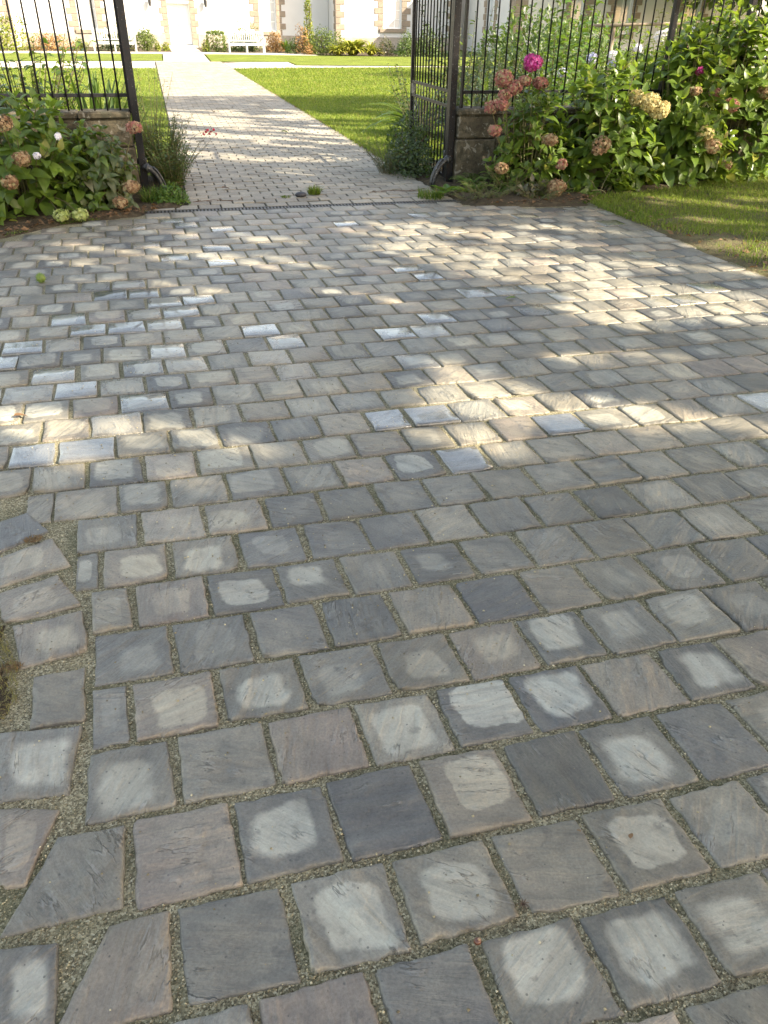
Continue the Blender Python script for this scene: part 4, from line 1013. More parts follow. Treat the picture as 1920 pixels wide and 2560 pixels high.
# ------------------------------------------------------------------ lawns: blades
def in_bush(x, y): return (y > 7.55+.2*(x-4)) & (x < 4.0)
N = 120000
x = 4.0+4.0*rng.random(N)**1.15; y = 3.8+5.2*rng.random(N)
lim = np.interp(x, [4.0, 4.2, 4.8, 5.6, 6.5, 8.6], [7.2, 7.6, 7.65, 7.98, 8.36, 9.4])
worn = fbm2(x*1.6, y*1.6, 51)+.5*np.clip((x-4.0)/1.0, 0, 1)+.32*np.clip((y-5.1)/1.4, 0, 1)
ok = (y < lim+rng.normal(0, .05, N)) & (x < .80*y+1.2) & (worn+.42*rng.random(N) > 1.06)
x, y = x[ok], y[ok]
grass_blades('lawn_grass', x, y, np.full(len(x), .005), .025+.04*rng.random(len(x)), .005, M['lawngrass'], 'rough patchy grass beside the right edge of the stone drive', lean=.9)
def lawn_blades(x0, x1, y0, y1, N, poly, lab, edge=0):
    t_ = rng.random(N); y = 1/(1/y0+(1/y1-1/y0)*t_) if y0 > 0 else y0+(y1-y0)*t_
    x = x0+(x1-x0)*rng.random(N)
    ok = inpoly(x, y, poly) & (x < .80*y) & (x > -.24*y)
    x, y = x[ok], y[ok]
    grass_blades('lawn_grass', x, y, np.full(len(x), -.01), (.022+.022*rng.random(len(x)))*(1+.02*y), .0035*np.maximum(1, y/7), M['lawngrass'], lab, lean=.8)
lawn_blades(2.7, 9, 10.2, 32, 130000, [(2.74, 10.3), (9, 10.45), (26, 32), (9.7, 32.85), (2.74, 31.5)], 'mown grass of the large lawn right of the garden path')
lawn_blades(-6, .16, 9.6, 31.6, 60000, [(.16, 9.7), (.16, 31.6), (-7, 31.6), (-2.4, 9.7)], 'mown grass of the lawn left of the garden path')
# ragged longer grass along the path edges
n = 2600; y = 9.8+20*rng.random(n)**1.6; x = 2.735+rng.normal(0, .035, n)
grass_blades('edge_grass', x, y, np.full(n, -.01), .03+.05*rng.random(n), .006, M['lawngrass'], 'longer ragged grass along the right edge of the garden path', lean=1.1)
n = 1500; x = np.concatenate([rng.uniform(-1.3, -.2, 900), rng.uniform(2.85, 4.2, 600)]); y = np.concatenate([np.interp(x[:900], [-1.34, -.9, -.27], [6.9, 7.3, 7.52])+np.abs(rng.normal(0, .07, 900)), np.interp(x[900:], [2.85, 3.4, 3.95, 4.2], [7.4, 7.3, 7.25, 7.5])+np.abs(rng.normal(0, .06, 600))])
ok = (fbm2(x*4, y*4, 61) > .46)
grass_blades('moss_grass', x[ok], y[ok], np.full(ok.sum(), .0), .012+.02*rng.random(ok.sum()), .005, M['grass'], 'short mossy grass along the planting bed edges', lean=1.2)
n = 900; y = rng.uniform(1.3, 2.2, n); x = np.interp(y, [1.3, 1.5, 1.6, 1.75, 1.95, 2.2], [-.62, -.59, -.54, -.56, -.63, -.76])-np.abs(rng.normal(0, .03, n))
grass_blades('dry_grass', x, y, np.full(n, .0), .006+.014*rng.random(n), .0025, mk_grass('straw_blade', [(.16, .13, .05), (.22, .19, .09), (.2, .17, .08)]), 'dry straw coloured grass beside the cut border stones', lean=1.5)

# ------------------------------------------------------------------ litter
def flat_leaf(name, label, x, y, sz, mat, rot=0, z=.006, curl=.2, cat='leaf', group=None, tpl=None):
    a = rot; n = np.array([rng.normal(0, .25), rng.normal(0, .25), 1.])
    P_ = scatter(tpl or LEAF_BIG, np.array([[x, y, z+sz*.12]]), np.array([[math.cos(a), math.sin(a), .05]]), n[None], np.array([sz]))
    v = P_[0]; v[:, 2] = np.maximum(v[:, 2], z*.6)
    o = mesh_obj(name, v, P_[1], mat, attrs={'leafuv': ('FLOAT_VECTOR', P_[2])}, smooth=True)
    return tag(o, label, cat, group)
GL = 'fallen leaves on the paving'
flat_leaf('fallen_leaf', 'green curled leaf lying alone on the right of the drive', 2.066, 4.522, .07, M['hydY'], 2.6, group=GL)
flat_leaf('fallen_leaf', 'red brown curled leaf on the pale stones at the left edge of the drive', -.778, 3.385, .06, M['deadleaf'], .3, group=GL)
flat_leaf('fallen_leaf', 'yellow leaf lying in the middle of the garden path', 1.815, 13.242, .13, M['yellowleaf'], .3, group=GL)
flat_leaf('fallen_leaf', 'small brown leaf on the garden path to the right of the yellow leaf', 1.994, 12.236, .07, M['deadleaf'], 1.3, group=GL)
flat_leaf('fallen_leaf', 'orange brown leaf far up the garden path', 1.0, 16.4, .12, M['deadleaf'], 1.3, group=GL)
flat_leaf('fallen_leaf', 'brown crumpled leaf near the left of the path beyond the drain', .546, 8.643, .1, M['deadleaf'], .5, group=GL)
flat_leaf('fallen_leaf', 'dark shrivelled leaf scrap on the nearest stones', .796, .858, .02, M['deadleaf'], .9, z=.008, group=GL)
flat_leaf('fallen_leaf', 'tiny dark leaf scrap on a grey stone near the lower right', .70, .90, .012, M['deadleaf'], 2.2, z=.008, group=GL)
ck = thing('conker', 'shiny brown conker wedged in the joint between the nearest stones', 'conker', (.398, .733, 0))
b = MB(); b.ball((.398, .733, .006), .008, 12, 8, (1, .9, .85)); b.build('nut', simple('conker_brown', (.12, .04, .018), .3, 60), ck, True)
b = MB(); b.ball((.4, .7325, .0135), .0032, 8, 5, (1, 1, .3)); b.build('eye', simple('conker_eye', (.35, .22, .12), .6), ck, True)
hk = thing('chestnut_husk', 'spiny green chestnut husk on the left of the drive', 'husk', (-.885, 5.544, 0))
gm = simple('husk_green', (.13, .19, .03), .6)
b = MB(); b.ball((-.885, 5.544, .03), .03, 12, 8)
b.build('shell', gm, hk, True)
b = MB()
for d in unit(70): b.tube([Vector((-.885, 5.544, .03))+Vector(d)*.028, Vector((-.885, 5.544, .03))+Vector(d)*.041], [.002, .0004], 4, False)
b.build('spines', gm, hk)
stn = MB(); stn.ball((1.28, 8.13, .02), .05, 10, 7, (1.2, .9, .55)); tag(stn.build('stone', M['dark_stone'], None, True), 'dark round stone lying by the drain next to the grass tuft', 'stone')
for pts_, lab in [([(2.0, 8.2), (2.2, 8.24), (2.45, 8.2), (2.62, 8.28)], 'dark trailing twig on the paving left of the dandelions'), ([(.22, 8.02), (.42, 8.06), (.6, 8.0)], 'thin dry stalk lying by the left end of the drain')]:
    tw = MB(); tw.tube([(px_, py_, .008+.006*(i_ % 2)) for i_, (px_, py_) in enumerate(pts_)], .003, 5)
    for i_ in range(5):
        px_ = pts_[0][0]+.1*i_+.03; py_ = pts_[0][1]+.02; tw.tube([(px_, py_, .008), (px_+.05, py_+.04*(-1)**i_, .012)], .0025, 4)
    tag(tw.build('twig', M['brownstem']), lab, 'twig')
lp = MB()
for q in range(9):
    a = q*.7; lp.tube([(.514, .782, .0), (.514+.006*math.cos(a), .782+.006*math.sin(a), .006), (.514+.013*math.cos(a), .782+.014*math.sin(a), .003)], [.0012, .001, .0005], 4, False)
tag(lp.build('twig_debris', M['brownstem']), 'dark twig debris caught in a joint corner of the nearest stones', 'twig')
for (mx, my, lab) in [(-.585, 2.38, 'brown moss clump between the blue grey border stones'), (-.575, 1.745, 'small russet moss clump at the edge of the border stones')]:
    n = 160; a = rng.random(n)*6.28; q = .02*np.sqrt(rng.random(n))
    o = grass_blades('moss_clump', mx+q*1.5*np.cos(a), my+q*np.sin(a), np.zeros(n), .007+.006*rng.random(n), .003, M['deadleaf'], None, kind=None, lean=1.4); tag(o, lab, 'moss')
# litter too small to count along the beds and lawn
n = 900
x = np.concatenate([rng.uniform(3.0, 4.4, 260), np.where(np.arange(330) < 230, 4.03+.7*rng.random(330)**1.5, rng.uniform(4.02, 6.8, 330)), rng.uniform(-1.4, -.1, 310)])
y = np.concatenate([np.interp(x[:260], [2.85, 3.4, 3.95, 4.4], [7.4, 7.3, 7.25, 7.6])+np.abs(rng.normal(.1, .12, 260)), rng.uniform(4.5, 8.2, 330), np.interp(x[590:], [-1.4, -.9, -.1], [6.85, 7.3, 7.6])+np.abs(rng.normal(.1, .12, 310))])
ok = ~((x > 4.1) & (y > 7.6+.3*(x-4.1)+.25))
x, y = x[ok], y[ok]; n = len(x)
a = rng.random(n)*6.28
P_ = scatter(LEAF_S, np.stack([x, y, .02+.02*rng.random(n)], 1), np.stack([np.cos(a), np.sin(a), .15*rng.normal(size=n)], 1), np.array([0, 0, 1.])+rng.normal(0, .4, (n, 3)), .02+.05*rng.random(n)**2)
tag(foliage('leaf_litter', [P_], M['deadleaf']), 'dry brown leaf litter along the planting beds and worn lawn', 'leaf litter', kind='stuff')
n = 240; y = 9.8+14*rng.random(n); x = np.where(rng.random(n) < .75, 2.72-np.abs(rng.normal(0, .05, n)), rng.uniform(.3, 2.7, n))
a = rng.random(n)*6.28
P_ = scatter(LEAF_S, np.stack([x, y, np.full(n, .012)], 1), np.stack([np.cos(a), np.sin(a), 0*a], 1), np.array([0, 0, 1.])+rng.normal(0, .4, (n, 3)), .02+.04*rng.random(n)**2)
tag(foliage('path_litter', [P_], M['deadleaf']), 'tiny dry leaves strewn along the garden path edge', 'leaf litter', kind='stuff')

# ------------------------------------------------------------------ house
hs = thing('manor_house', 'large white rendered house with stone quoins and tall windows', 'house', (1.9, 55, 0))
def part(name, mat, parent=hs, **k):
    pass
W = MB(); FY, WY = 55.0, 52.9
def wall_with_holes(mb, x0, x1, z0, z1, y, thick, holes):
    """facade slab facing -Y with openings; holes: (x0,x1,z0,z1)"""
    xs = sorted({x0, x1, *[h[0] for h in holes], *[h[1] for h in holes]}); zs = sorted({z0, z1, *[h[2] for h in holes], *[h[3] for h in holes]})
    for i in range(len(xs)-1):
        for k in range(len(zs)-1):
            cx, cz = (xs[i]+xs[i+1])/2, (zs[k]+zs[k+1])/2
            if any(h[0] < cx < h[1] and h[2] < cz < h[3] for h in holes): continue
            mb.box(xs[i], xs[i+1], y, y+thick, zs[k], zs[k+1])
WIN = [(6.6, 7.62), (-3.72, -2.7)]
DOOR = (1.28, 2.56, .07, 2.17)
wall_with_holes(W, -6.95, 10.8, -.06, 6.6, FY, .5, [DOOR]+[(a, b, .82, 3.3) for a, b in WIN]); W.build('wall', M['render_wall'], hs)
W2 = MB(); wall_with_holes(W2, 10.82, 18.2, -.06, 6.4, WY, .45, [(13.72, 14.86, 1.06, 3.4)]); W2.box(10.82, 11.2, WY+.451, FY+.6, -.06, 6.4); W2.box(17.8, 18.2, WY+.451, FY+.6, -.06, 6.4); W2.build('wall', M['render_wall'], hs)
W3 = MB(); wall_with_holes(W3, -14.4, -6.97, -.06, 6.4, WY, .45, [(-11.2, -10.1, 1.06, 3.4)]); W3.box(-7.35, -6.97, WY+.451, FY+.6, -.06, 6.4); W3.box(-14.4, -14, WY+.451, FY+.6, -.06, 6.4); W3.build('wall', M['render_wall'], hs)
W4 = MB(); W4.box(18.22, 30, FY, FY+.5, -.06, 6.4); W4.build('wall', M['render_wall'], hs)
rf = MB()
def gable_roof(mb, x0, x1, y0, y1, z, h_):
    ym = (y0+y1)/2
    mb.add([(x0, y0, z), (x1, y0, z), (x1, y1, z), (x0, y1, z), (x0+1.5, ym, z+h_), (x1-1.5, ym, z+h_)], [(0, 1, 5, 4), (2, 3, 4, 5), (1, 2, 5), (3, 0, 4), (3, 2, 1, 0)])
gable_roof(rf, -7.2, 11, FY-.3, FY+9, 6.6, 4); gable_roof(rf, 10.5, 18.5, WY-.3, FY+9, 6.65, 3.6); gable_roof(rf, -14.8, -6.6, WY-.3, FY+9, 6.65, 3.6)
rf.build('roof', M['slate_roof'], hs)
pl = MB()
for x0, x1, y in ((-6.9, 1.0, FY), (2.9, 10.75, FY), (10.85, 18.15, WY), (-14.3, -7.0, WY)): pl.box(x0, x1, y-.05, y-.003, -.05, .62, .01)
pl.build('plinth', M['plinth'], hs)
def quoins(x, y, z0, z1, side, parent, wide=.55, narrow=.32):
    q = MB(); z = z0; i = 0
    while z < z1:
        wd = wide if i % 2 else narrow
        a, b = (x, x+wd) if side > 0 else (x-wd, x)
        q.box(a, b, y-.03, y-.002, z, min(z+.3, z1), .012); z += .315; i += 1
    return q.build('quoins', M['quoin'], parent)
def house_window(x0, x1, z0, z1, y, sill=True, parent=hs, cols=3, rows=5):
    w_ = MB(); f = .07; yy = y+.2
    w_.box(x0+.003, x0+f, yy, yy+.06, z0+.003, z1-.003); w_.box(x1-f, x1-.003, yy, yy+.06, z0+.003, z1-.003); w_.box(x0+f+.001, x1-f-.001, yy, yy+.06, z0+.003, z0+f); w_.box(x0+f+.001, x1-f-.001, yy, yy+.06, z1-f, z1-.003)
    for i in range(1, cols): xx = x0+(x1-x0)*i/cols; w_.box(xx-.022, xx+.022, yy+.01, yy+.05, z0+f+.001, z1-f-.001)
    for k in range(1, rows):
        zz = z0+(z1-z0)*k/rows
        for i in range(cols): w_.box(x0+(x1-x0)*i/cols+(.023 if i else f+.001), x0+(x1-x0)*(i+1)/cols-(.023 if i < cols-1 else f+.001), yy+.012, yy+.048, zz-.018, zz+.018)
    wo = w_.build('window', M['white_paint'], parent)
    g = MB(); g.box(x0+f+.002, x1-f-.002, yy+.025, yy+.03, z0+f+.002, z1-f-.002); g.build('pane', M['glass'], wo)
    c = MB(); c.box(x0+.01, x1-.01, yy+.13, yy+.15, z0+.01, z1-.01); c.build('curtain', M['curtain'], wo)
    if sill:
        s_ = MB(); s_.box(x0-.22, x1+.22, y-.1, y-.031, z0-.2, z0-.004, .012); s_.build('sill', M['quoin'], wo)
    quoins(x1, y, z0-.2, z1, 1, wo); quoins(x0, y, z0-.2, z1, -1, wo)
for a, b in WIN: house_window(a, b, .82, 3.3, FY)
house_window(13.72, 14.86, 1.06, 3.4, WY); house_window(-11.2, -10.1, 1.06, 3.4, WY)
quoins(10.82, WY, .65, 6.3, 1, hs); quoins(-6.97, WY, .65, 6.3, -1, hs); quoins(18.2, WY, .65, 6.3, -1, hs)
q = MB(); z = .05; i = 0
while z < 6.2:
    q.box(10.79, 10.815, WY+.005, WY+(.5 if i % 2 else .3), z, z+.3, .006); z += .315; i += 1
q.build('quoins', M['quoin'], hs)
db = MB(); db.box(1.3, 2.54, FY+.28, FY+.34, .1, 2.15)
d_ = db.build('door', M['white_paint'], hs)
for x0, x1, z0, z1 in ((1.4, 1.87, .25, 1.0), (1.97, 2.44, .25, 1.0), (1.4, 1.87, 1.12, 2.0), (1.97, 2.44, 1.12, 2.0)):
    pb = MB(); pb.box(x0, x1, FY+.262, FY+.2795, z0, z1, .008); pb.build('panel', M['white_paint'], d_)
hb = MB(); hb.ball((1.84, FY+.24, 1.06), .035, 8, 6); hb.build('handle', M['lamp_iron'], d_, True)
quoins(1.28, FY, .07, 2.3, -1, d_, .45, .3); quoins(2.56, FY, .07, 2.3, 1, d_, .45, .3)
lb = MB(); lb.box(1.0, 2.84, FY-.03, FY-.003, 2.31, 2.62, .012); lb.build('lintel', M['quoin'], d_)
ds = MB(); ds.box(1.05, 2.8, FY-.55, FY+.27, -.05, .066, .015); ds.build('doorstep', M['flag'], hs)
for x in (.35, 3.5):
    l_ = MB(); l_.box(x-.05, x+.05, FY-.03, FY-.002, 2.1, 2.5, .005)
    lo = l_.build('wall_lamp', M['lamp_iron'], hs)
    lq = MB(); lq.tube([(x, FY-.18, 1.98), (x, FY-.18, 2.03), (x, FY-.18, 2.32), (x, FY-.18, 2.4)], [.03, .075, .1, .02], 6); lq.tube([(x, FY-.031, 2.36), (x, FY-.1, 2.46), (x, FY-.18, 2.4)], .014, 6); lq.build('lantern', M['lamp_iron'], lo)

sb = thing('side_building', 'pale side building with stone corners half hidden behind the border plants', 'building', (19, 46, 0))
V5 = MB(); wall_with_holes(V5, 19.2, 46, -.06, 5.4, 46, .4, [(22.5, 23.3, 1.0, 3.2), (25.2, 26.2, 1.0, 3.2), (29.5, 30.5, 1.0, 3.2)])
V5.box(19.2, 19.6, 46.401, 48.9, -.06, 5.4); V5.box(19.2, 19.6, 50.1, 54, -.06, 5.4); V5.box(19.2, 19.6, 48.9, 50.1, -.06, 1.0); V5.box(19.2, 19.6, 48.9, 50.1, 3.2, 5.4)
V5.build('wall', M['render_wall'], sb)
for a, b in ((22.5, 23.3), (25.2, 26.2), (29.5, 30.5)): house_window(a, b, 1.0, 3.2, 46, True, sb, 2, 4)
quoins(19.2, 46, 0, 5.3, 1, sb, .75, .5)
qs = [MB(), MB(), MB()]; z = .0; i = 0
while z < 5.2:
    wd = .7 if i % 2 else .45
    for q_, ya, yb in zip(qs, (46.005, 48.9-wd*.7, 50.105), (46+wd, 48.895, 50.1+wd*.7)): q_.box(19.17, 19.197, ya, yb, z, z+.3, .006)
    z += .315; i += 1
for q_ in qs: q_.build('quoins', M['quoin'], sb)
w_ = MB(); w_.box(19.4, 19.44, 48.905, 50.095, 1.01, 3.19); sw = w_.build('window', M['glass'], sb)
f_ = MB()
for yy in (48.91, 49.47, 50.03): f_.box(19.36, 19.399, yy, yy+.06, 1.01, 3.19)
f_.build('frame', M['white_paint'], sw)
rf = MB(); rf.add([(19.0, 45.7, 5.41), (46, 45.7, 5.41), (46, 54, 5.41), (19.0, 54, 5.41), (22.5, 50, 8.2), (45, 50, 8.2)], [(0, 1, 5, 4), (2, 3, 4, 5), (1, 2, 5), (3, 0, 4), (3, 2, 1, 0)]); rf.build('roof', M['slate_roof'], sb)

# ------------------------------------------------------------------ benches
def bench(label, x0, x1, y, first=None):
    root = thing('garden_bench', label, 'bench', ((x0+x1)/2, y, 0), 'white slatted benches against the house')
    L = x1-x0
    for x in (x0+.04, (x0+x1)/2, x1-.04):
        for yy, h_ in ((y-.26, .6 if x != (x0+x1)/2 else .38), (y+.24, .92 if x != (x0+x1)/2 else .38)):
            b = MB(); b.box(x-.035, x+.035, yy-.03, yy+.03, -.02, h_, .006); b.build('leg', M['bench_paint'], root)
    s_ = MB()
    for k in range(5): s_.box(x0+.0, x1, y-.27+k*.1, y-.27+k*.1+.085, .382, .41, .004)
    s_.box(x0+.08, x1-.08, y-.25, y-.23, .3, .38); s_.build('seat', M['bench_paint'], root)
    bk = MB(); bk.box(x0+.0755, x1-.0755, y+.22, y+.26, .83, .93, .008); bk.box(x0+.0755, x1-.0755, y+.22, y+.26, .47, .53, .006)
    n = int(L/.115)
    for k in range(n):
        x = x0+.12+(L-.24)*k/(n-1); bk.box(x-.024, x+.024, y+.23, y+.25, .531, .829)
    bk.build('backrest', M['bench_paint'], root)
    for x in (x0+.04, x1-.04):
        b = MB(); b.box(x-.04, x+.04, y-.3, y+.2, .601, .64, .01); b.build('armrest', M['bench_paint'], root)
    return root
bench('white slatted garden bench seen through the left railing', -2.66, -.6, 46.9)
bench('white slatted garden bench between the clipped hedge and the orange shrub', 3.9, 5.75, 46.4)

# ------------------------------------------------------------------ planting along the house
bushy('bench_shrub', 'dark low shrub added for shade behind the left bench', 'shrub', (-1.6, 48.2, 0), (1.0, .35), .86, 1500, .1, M['darkleaf'])  # added; dark leaf colour supplies the shade between the bench slats
bushy('bench_shrub', 'dark low shrub added for shade behind the bench beside the orange shrub', 'shrub', (4.8, 47.7, 0), (.95, .35), .84, 1500, .1, M['darkleaf'])  # likewise added so the slat gaps of this bench read dark
bushy('boxwood_ball', 'rounded clipped boxwood right of the left bench', 'shrub', (-.13, 47.6, 0), (.5, .45), .98, 1500, .09, M['boxleaf'], shape='ball')
bushy('boxwood_hedge', 'block of clipped boxwood left of the bench beside the door', 'shrub', (3.38, 47.6, 0), (.44, .4), .86, 1700, .09, M['boxleaf'], shape='box')
bushy('golden_plant', 'small golden plant right of the doorway', 'plant', (2.83, 47.4, 0), (.2, .2), .55, 320, .09, M['yellowleaf'])
bushy('golden_plant', 'small golden plant beside the clipped ball left of the doorway', 'plant', (.42, 48.2, 0), (.17, .17), .4, 240, .09, M['yellowleaf'])
bushy('golden_plant', 'small golden plant nearest the door on its left', 'plant', (.86, 48.6, 0), (.2, .17), .36, 260, .09, M['yellowleaf'])
bushy('pale_shrub', 'pale open shrub rising behind the bench by the door', 'shrub', (5.2, 49, 0), (.85, .4), 1.5, 420, .1, M['yellowleaf'], fill=.9)
bushy('pale_shrub', 'pale shrub rising behind the left bench', 'shrub', (-1.3, 50.5, 0), (.5, .3), 1.5, 260, .1, M['yellowleaf'], fill=.9)
bushy('orange_shrub', 'rounded orange shrub right of the bench by the door', 'shrub', (6.35, 46.9, 0), (.52, .4), .92, 1100, .1, M['orangeleaf'])
bushy('orange_shrub', 'low orange red shrub at the foot of the climbing plant', 'shrub', (7.75, 44.4, 0), (.3, .25), .45, 420, .08, M['orangeleaf'])
bushy('orange_shrub', 'orange red leafy mound left behind the railing before the house', 'shrub', (-4.7, 47.6, 0), (1.1, .4), .8, 1200, .1, M['orangeleaf'])
bushy('orange_shrub', 'tall orange blooming shrub wound into the climbing plant', 'shrub', (7.55, 45.4, 0), (.4, .3), 1.35, 600, .1, M['orangeleaf'])
strap_clump('iris_clump', 'green iris clump between the orange shrub and the climber', 'plant', (7.0, 47.0, 0), .8, 70, M['strap'], .7, 1.6)
bushy('climbing_plant', 'pointed climbing plant trained up a support before the white wall', 'climber', (7.9, 45.5, 0), (.36, .3), 3.0, 1500, .1, M['yellowleaf'], shape='cone')
bushy('border_shrub', 'wide yellow green shrub at the foot of the house corner', 'shrub', (8.6, 44.5, 0), (.95, .5), 1.15, 1900, .1, M['boxleaf'])
bushy('border_shrub', 'dark green low shrub between the iris and the climbing plant', 'shrub', (7.15, 45.6, 0), (.45, .35), .62, 700, .08, M['smallgreen'])
strap_clump('crocosmia_clump', 'big golden strappy clump in front of the white wing', 'plant', (9.75, 43.5, 0), 1.15, 260, M['strapY'], 1.0, 1.5)
strap_clump('crocosmia_clump', 'smaller golden strappy clump left of the big one', 'plant', (8.95, 43.2, 0), .8, 130, M['strapY'], 1.0, 1.4)
strap_clump('crocosmia_clump', 'low golden strappy clump right of the big one', 'plant', (10.6, 43.2, 0), .8, 130, M['strapY'], 1.0, 1.4)
bushy('border_shrub', 'reddish tinted shrub at the shadow edge before the wing window', 'shrub', (11.3, 43, 0), (.5, .4), .75, 800, .09, M['hydR'])
bushy('border_shrub', 'dark shaded shrub before the wing window', 'shrub', (12.3, 42.6, 0), (.65, .5), 1.0, 1500, .09, M['smallgreen'])
bushy('border_shrub', 'tall shaded shrub half hidden behind the right gate leaf', 'shrub', (13.4, 42.8, 0), (.7, .5), 1.25, 1500, .1, M['smallgreen'])
bushy('border_shrub', 'large yellow green shrub seen through the left end of the railing', 'shrub', (-7.0, 47.5, 0), (1.5, .8), 1.75, 2600, .12, M['yellowleaf'])
bushy('border_shrub', 'low yellow shrub between the orange mound and the left bench', 'shrub', (-3.35, 47.8, 0), (.4, .3), .5, 500, .09, M['yellowleaf'])
bushy('border_shrub', 'green shrub at the far left behind the railing', 'shrub', (-9.6, 47.5, 0), (1.2, .8), 1.1, 1600, .12, M['boxleaf'])

# ------------------------------------------------------------------ trees that shade the drive (all stand outside the frame)
def gpx(a, b): return a*1.0, b*1.0
STREAKS = [  # gaps cut in the crowns for sunlit patches on the drive: centre x, y, half length along the light, half width, keep-out strength
 (1.75, 2.93, .62, .085, 1.), (1.35, 3.05, .42, .13, .95), (1.05, 2.75, .36, .06, .75), (.62, 2.82, .25, .03, .2),
 (1.93, 3.84, .62, .07, 1.), (2.25, 3.98, .4, .06, .8), (2.55, 4.1, .45, .05, .7), (1.25, 3.6, .2, .04, .7), (1.75, 3.62, .2, .035, .6),
 (2.5, 4.75, .6, .07, .8), (3.1, 4.6, .7, .07, .75), (3.4, 5.15, .55, .06, .7), (2.7, 5.4, .5, .05, .7), (1.6, 4.75, .4, .05, .8), (1.05, 4.85, .35, .05, .8),
 (2.35, 6.45, .75, .13, 1.), (2.75, 6.05, .6, .1, .9), (2.0, 6.05, .4, .07, .7), (3.2, 6.4, .4, .06, .6), (1.5, 6.6, .4, .06, .6),
 (.35, 5.95, .6, .1, .9), (.9, 5.7, .4, .05, .8), (-.1, 6.2, .35, .05, .6), (.7, 6.6, .25, .05, .5), (1.3, 5.35, .3, .04, .6), (-.3, 5.3, .4, .04, .5),
 (-.55, 3.3, .32, .06, .9), (-.15, 3.15, .25, .04, .8), (-.5, 2.95, .2, .04, .7), (.05, 2.62, .12, .035, .7), (-.25, 2.25, .1, .03, .4), (.2, 2.9, .15, .03, .6),
 (-.6, 3.6, .3, .05, .3), (2.9, 4.35, .6, .1, .75), (3.3, 4.0, .5, .09, .75), (2.2, 5.1, .5, .07, .7), (1.9, 5.6, .5, .06, .65), (.2, 6.7, .5, .07, .7), (-.6, 5.9, .5, .07, .7), (.2, 5.2, .4, .05, .6),
 (4.5, 5.3, .6, .12, .9), (5.0, 5.9, .6, .1, .8), (5.4, 6.6, .5, .08, .7), (4.6, 6.4, .4, .05, .7), (5.9, 6.9, .5, .08, .8), (4.3, 4.7, .4, .06, .8)]
def lit_prob(x, y):
    a = -x*SUN_AZ[0]-y*SUN_AZ[1]; b = -x*SUN_AZ[1]*-1*-1+0*x
    b = x*(-SUN_AZ[1])+y*SUN_AZ[0]
    p = np.zeros(len(x))
    for cx, cy, la, lb, st in STREAKS:
        a0 = -cx*SUN_AZ[0]-cy*SUN_AZ[1]; b0 = cx*(-SUN_AZ[1])+cy*SUN_AZ[0]
        wob = 1+.5*(vnoise2(a*4+cx*9, b*9+cy*7, 9)-.5)*2
        e = ((a-a0)/(la*1.1+.15))**2+((b-b0)/(lb*1.35*wob+.08))**2
        p = np.maximum(p, st*np.clip((1.35-e)*2.5, 0, 1))
    nz = fbm2(a/1.1+50, b/.2+50, 77, 2)
    def zone(mask, frac):
        q = np.quantile(nz[mask], 1-frac) if mask.sum() > 10 else 2
        return np.where(mask, np.clip((nz-q)*14+.5, 0, 1), 0)
    Y = y
    for m_, fr in [((Y > 7.8) & (Y < 10.2) & (x > 0) & (x < 3), .18), ((Y >= 10.2) & (Y < 17) & (x > -.6) & (x < 2.75), .68), ((Y >= 17) & (Y < 20) & (x > -.6) & (x < 5.5), .1),
                   ((x >= 2.75) & (Y >= 7.9) & (Y < 14), .9), ((x >= 2.75) & (Y >= 14) & (Y < 17), .5), ((x >= 5.5) & (Y >= 17), .9), ((x <= -.6) & (Y > 9), .9), ((x <= -.3) & (Y > 7) & (Y <= 9), .22),
                   ((x > 4) & (Y > 3.5) & (Y < 8.2), .45), ((Y >= 20), .97), ((x > 1.6) & (x < 4) & (Y > 3.3) & (Y < 7.4), .26), ((x < 1.6) & (Y > 2.9) & (Y < 7.6), .13)]:
        p = np.maximum(p, zone(m_, fr))
    return p
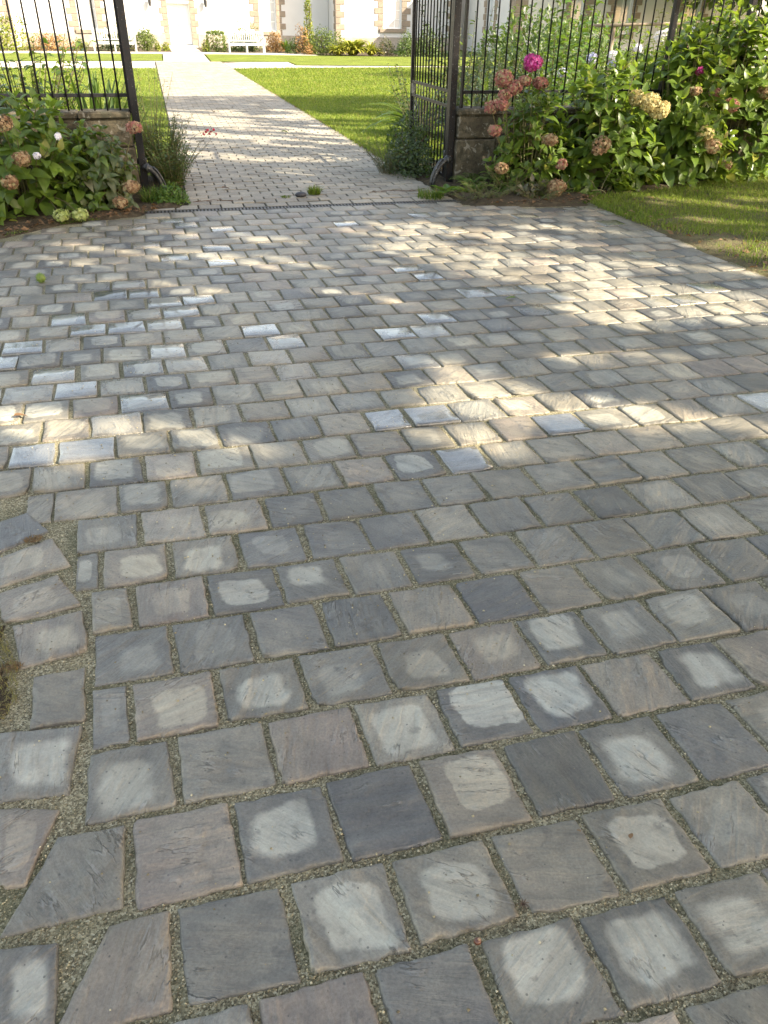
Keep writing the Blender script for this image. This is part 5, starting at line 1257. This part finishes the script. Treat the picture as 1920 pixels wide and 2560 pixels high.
def tree(label, base, crown, n, leaf, cat='tree', mat='treeleaf', masked=True, group=None, branch=7):
    root = thing('broadleaf_tree', label, cat, base, group)
    c, r = np.array(crown[0], float), np.array(crown[1], float)
    d = unit(n); rr = rng.random(n)**.42
    lump = .8+.35*vnoise2(d[:, 0]*3+20, d[:, 1]*3+d[:, 2]*3+20, 3)
    pos = c+d*(rr*lump)[:, None]*r
    if masked:
        gx = pos[:, 0]-pos[:, 2]/TAN*SUN_AZ[0]; gy = pos[:, 1]-pos[:, 2]/TAN*SUN_AZ[1]
        keep = rng.random(n) > 1-(1-np.clip(lit_prob(gx, gy), 0, 1))**4  # leaves dropped where sun should reach the ground, shaping the dapple
        pos = pos[keep]; d = d[keep]
    n = len(pos)
    foliage('crown', [scatter(LEAF_T, pos, d+rng.normal(0, .7, (n, 3))+np.array([0, 0, -.3]), unit(n)*.8+np.array([0, 0, .9]), leaf*(.7+.6*rng.random(n)), wscale=np.full(n, 1.5))], M[mat], root)
    tr = MB(); b0 = np.array(base, float); top = c-np.array([0, 0, r[2]*.3])
    tr.tube([b0-np.array([0, 0, .1]), b0+np.array([0, 0, .5]), (b0*.5+top*.5), top], [.34, .26, .2, .12], 12, False)
    tr.build('trunk', M['bark'], root, True)
    br = MB()
    for k in range(branch):
        a = k*2.4; e = c+np.array([r[0]*.6*math.cos(a), r[1]*.6*math.sin(a), r[2]*(.1+.3*rng.random())]); s_ = b0*.35+top*.65
        br.tube([s_, (s_+e)/2+np.array([0, 0, .3]), e], [.1, .06, .02], 7, False)
    br.build('limb', M['bark'], root, True)
    return root
GT = 'trees shading the drive'
tree('tall chestnut tree behind the viewer right of the drive', (9.5, -4.5, 0), ((9.3, -4.6, 7.2), (5.0, 4.8, 3.0)), 52000, .2, group=GT)
tree('tall chestnut tree on the lawn right of the drive', (11.5, 2.2, 0), ((11.3, 1.8, 7.4), (5.2, 4.4, 3.0)), 52000, .2, group=GT)
tree('wide chestnut tree on the lawn outside the railing', (14.0, 9.0, 0), ((12.6, 9.0, 7.6), (5.0, 4.6, 3.0)), 48000, .2, group=GT)
tree('chestnut tree leaning over the drive from the right', (8.8, 0.4, 0), ((6.6, .2, 7.2), (4.2, 4.6, 2.8)), 42000, .2, group=GT)
tree('garden tree with dark trunk behind the right railing', (17.6, 21.5, 0), ((18.2, 21.5, 5.2), (3.6, 3.0, 3.1)), 7000, .3, masked=False)
tree('spreading garden tree in front of the side building', (32.0, 40.5, 0), ((31.0, 40.5, 5.9), (10, 4.0, 3.4)), 26000, .45, masked=False)  # out of frame; placed and thickened to shade the side building's front
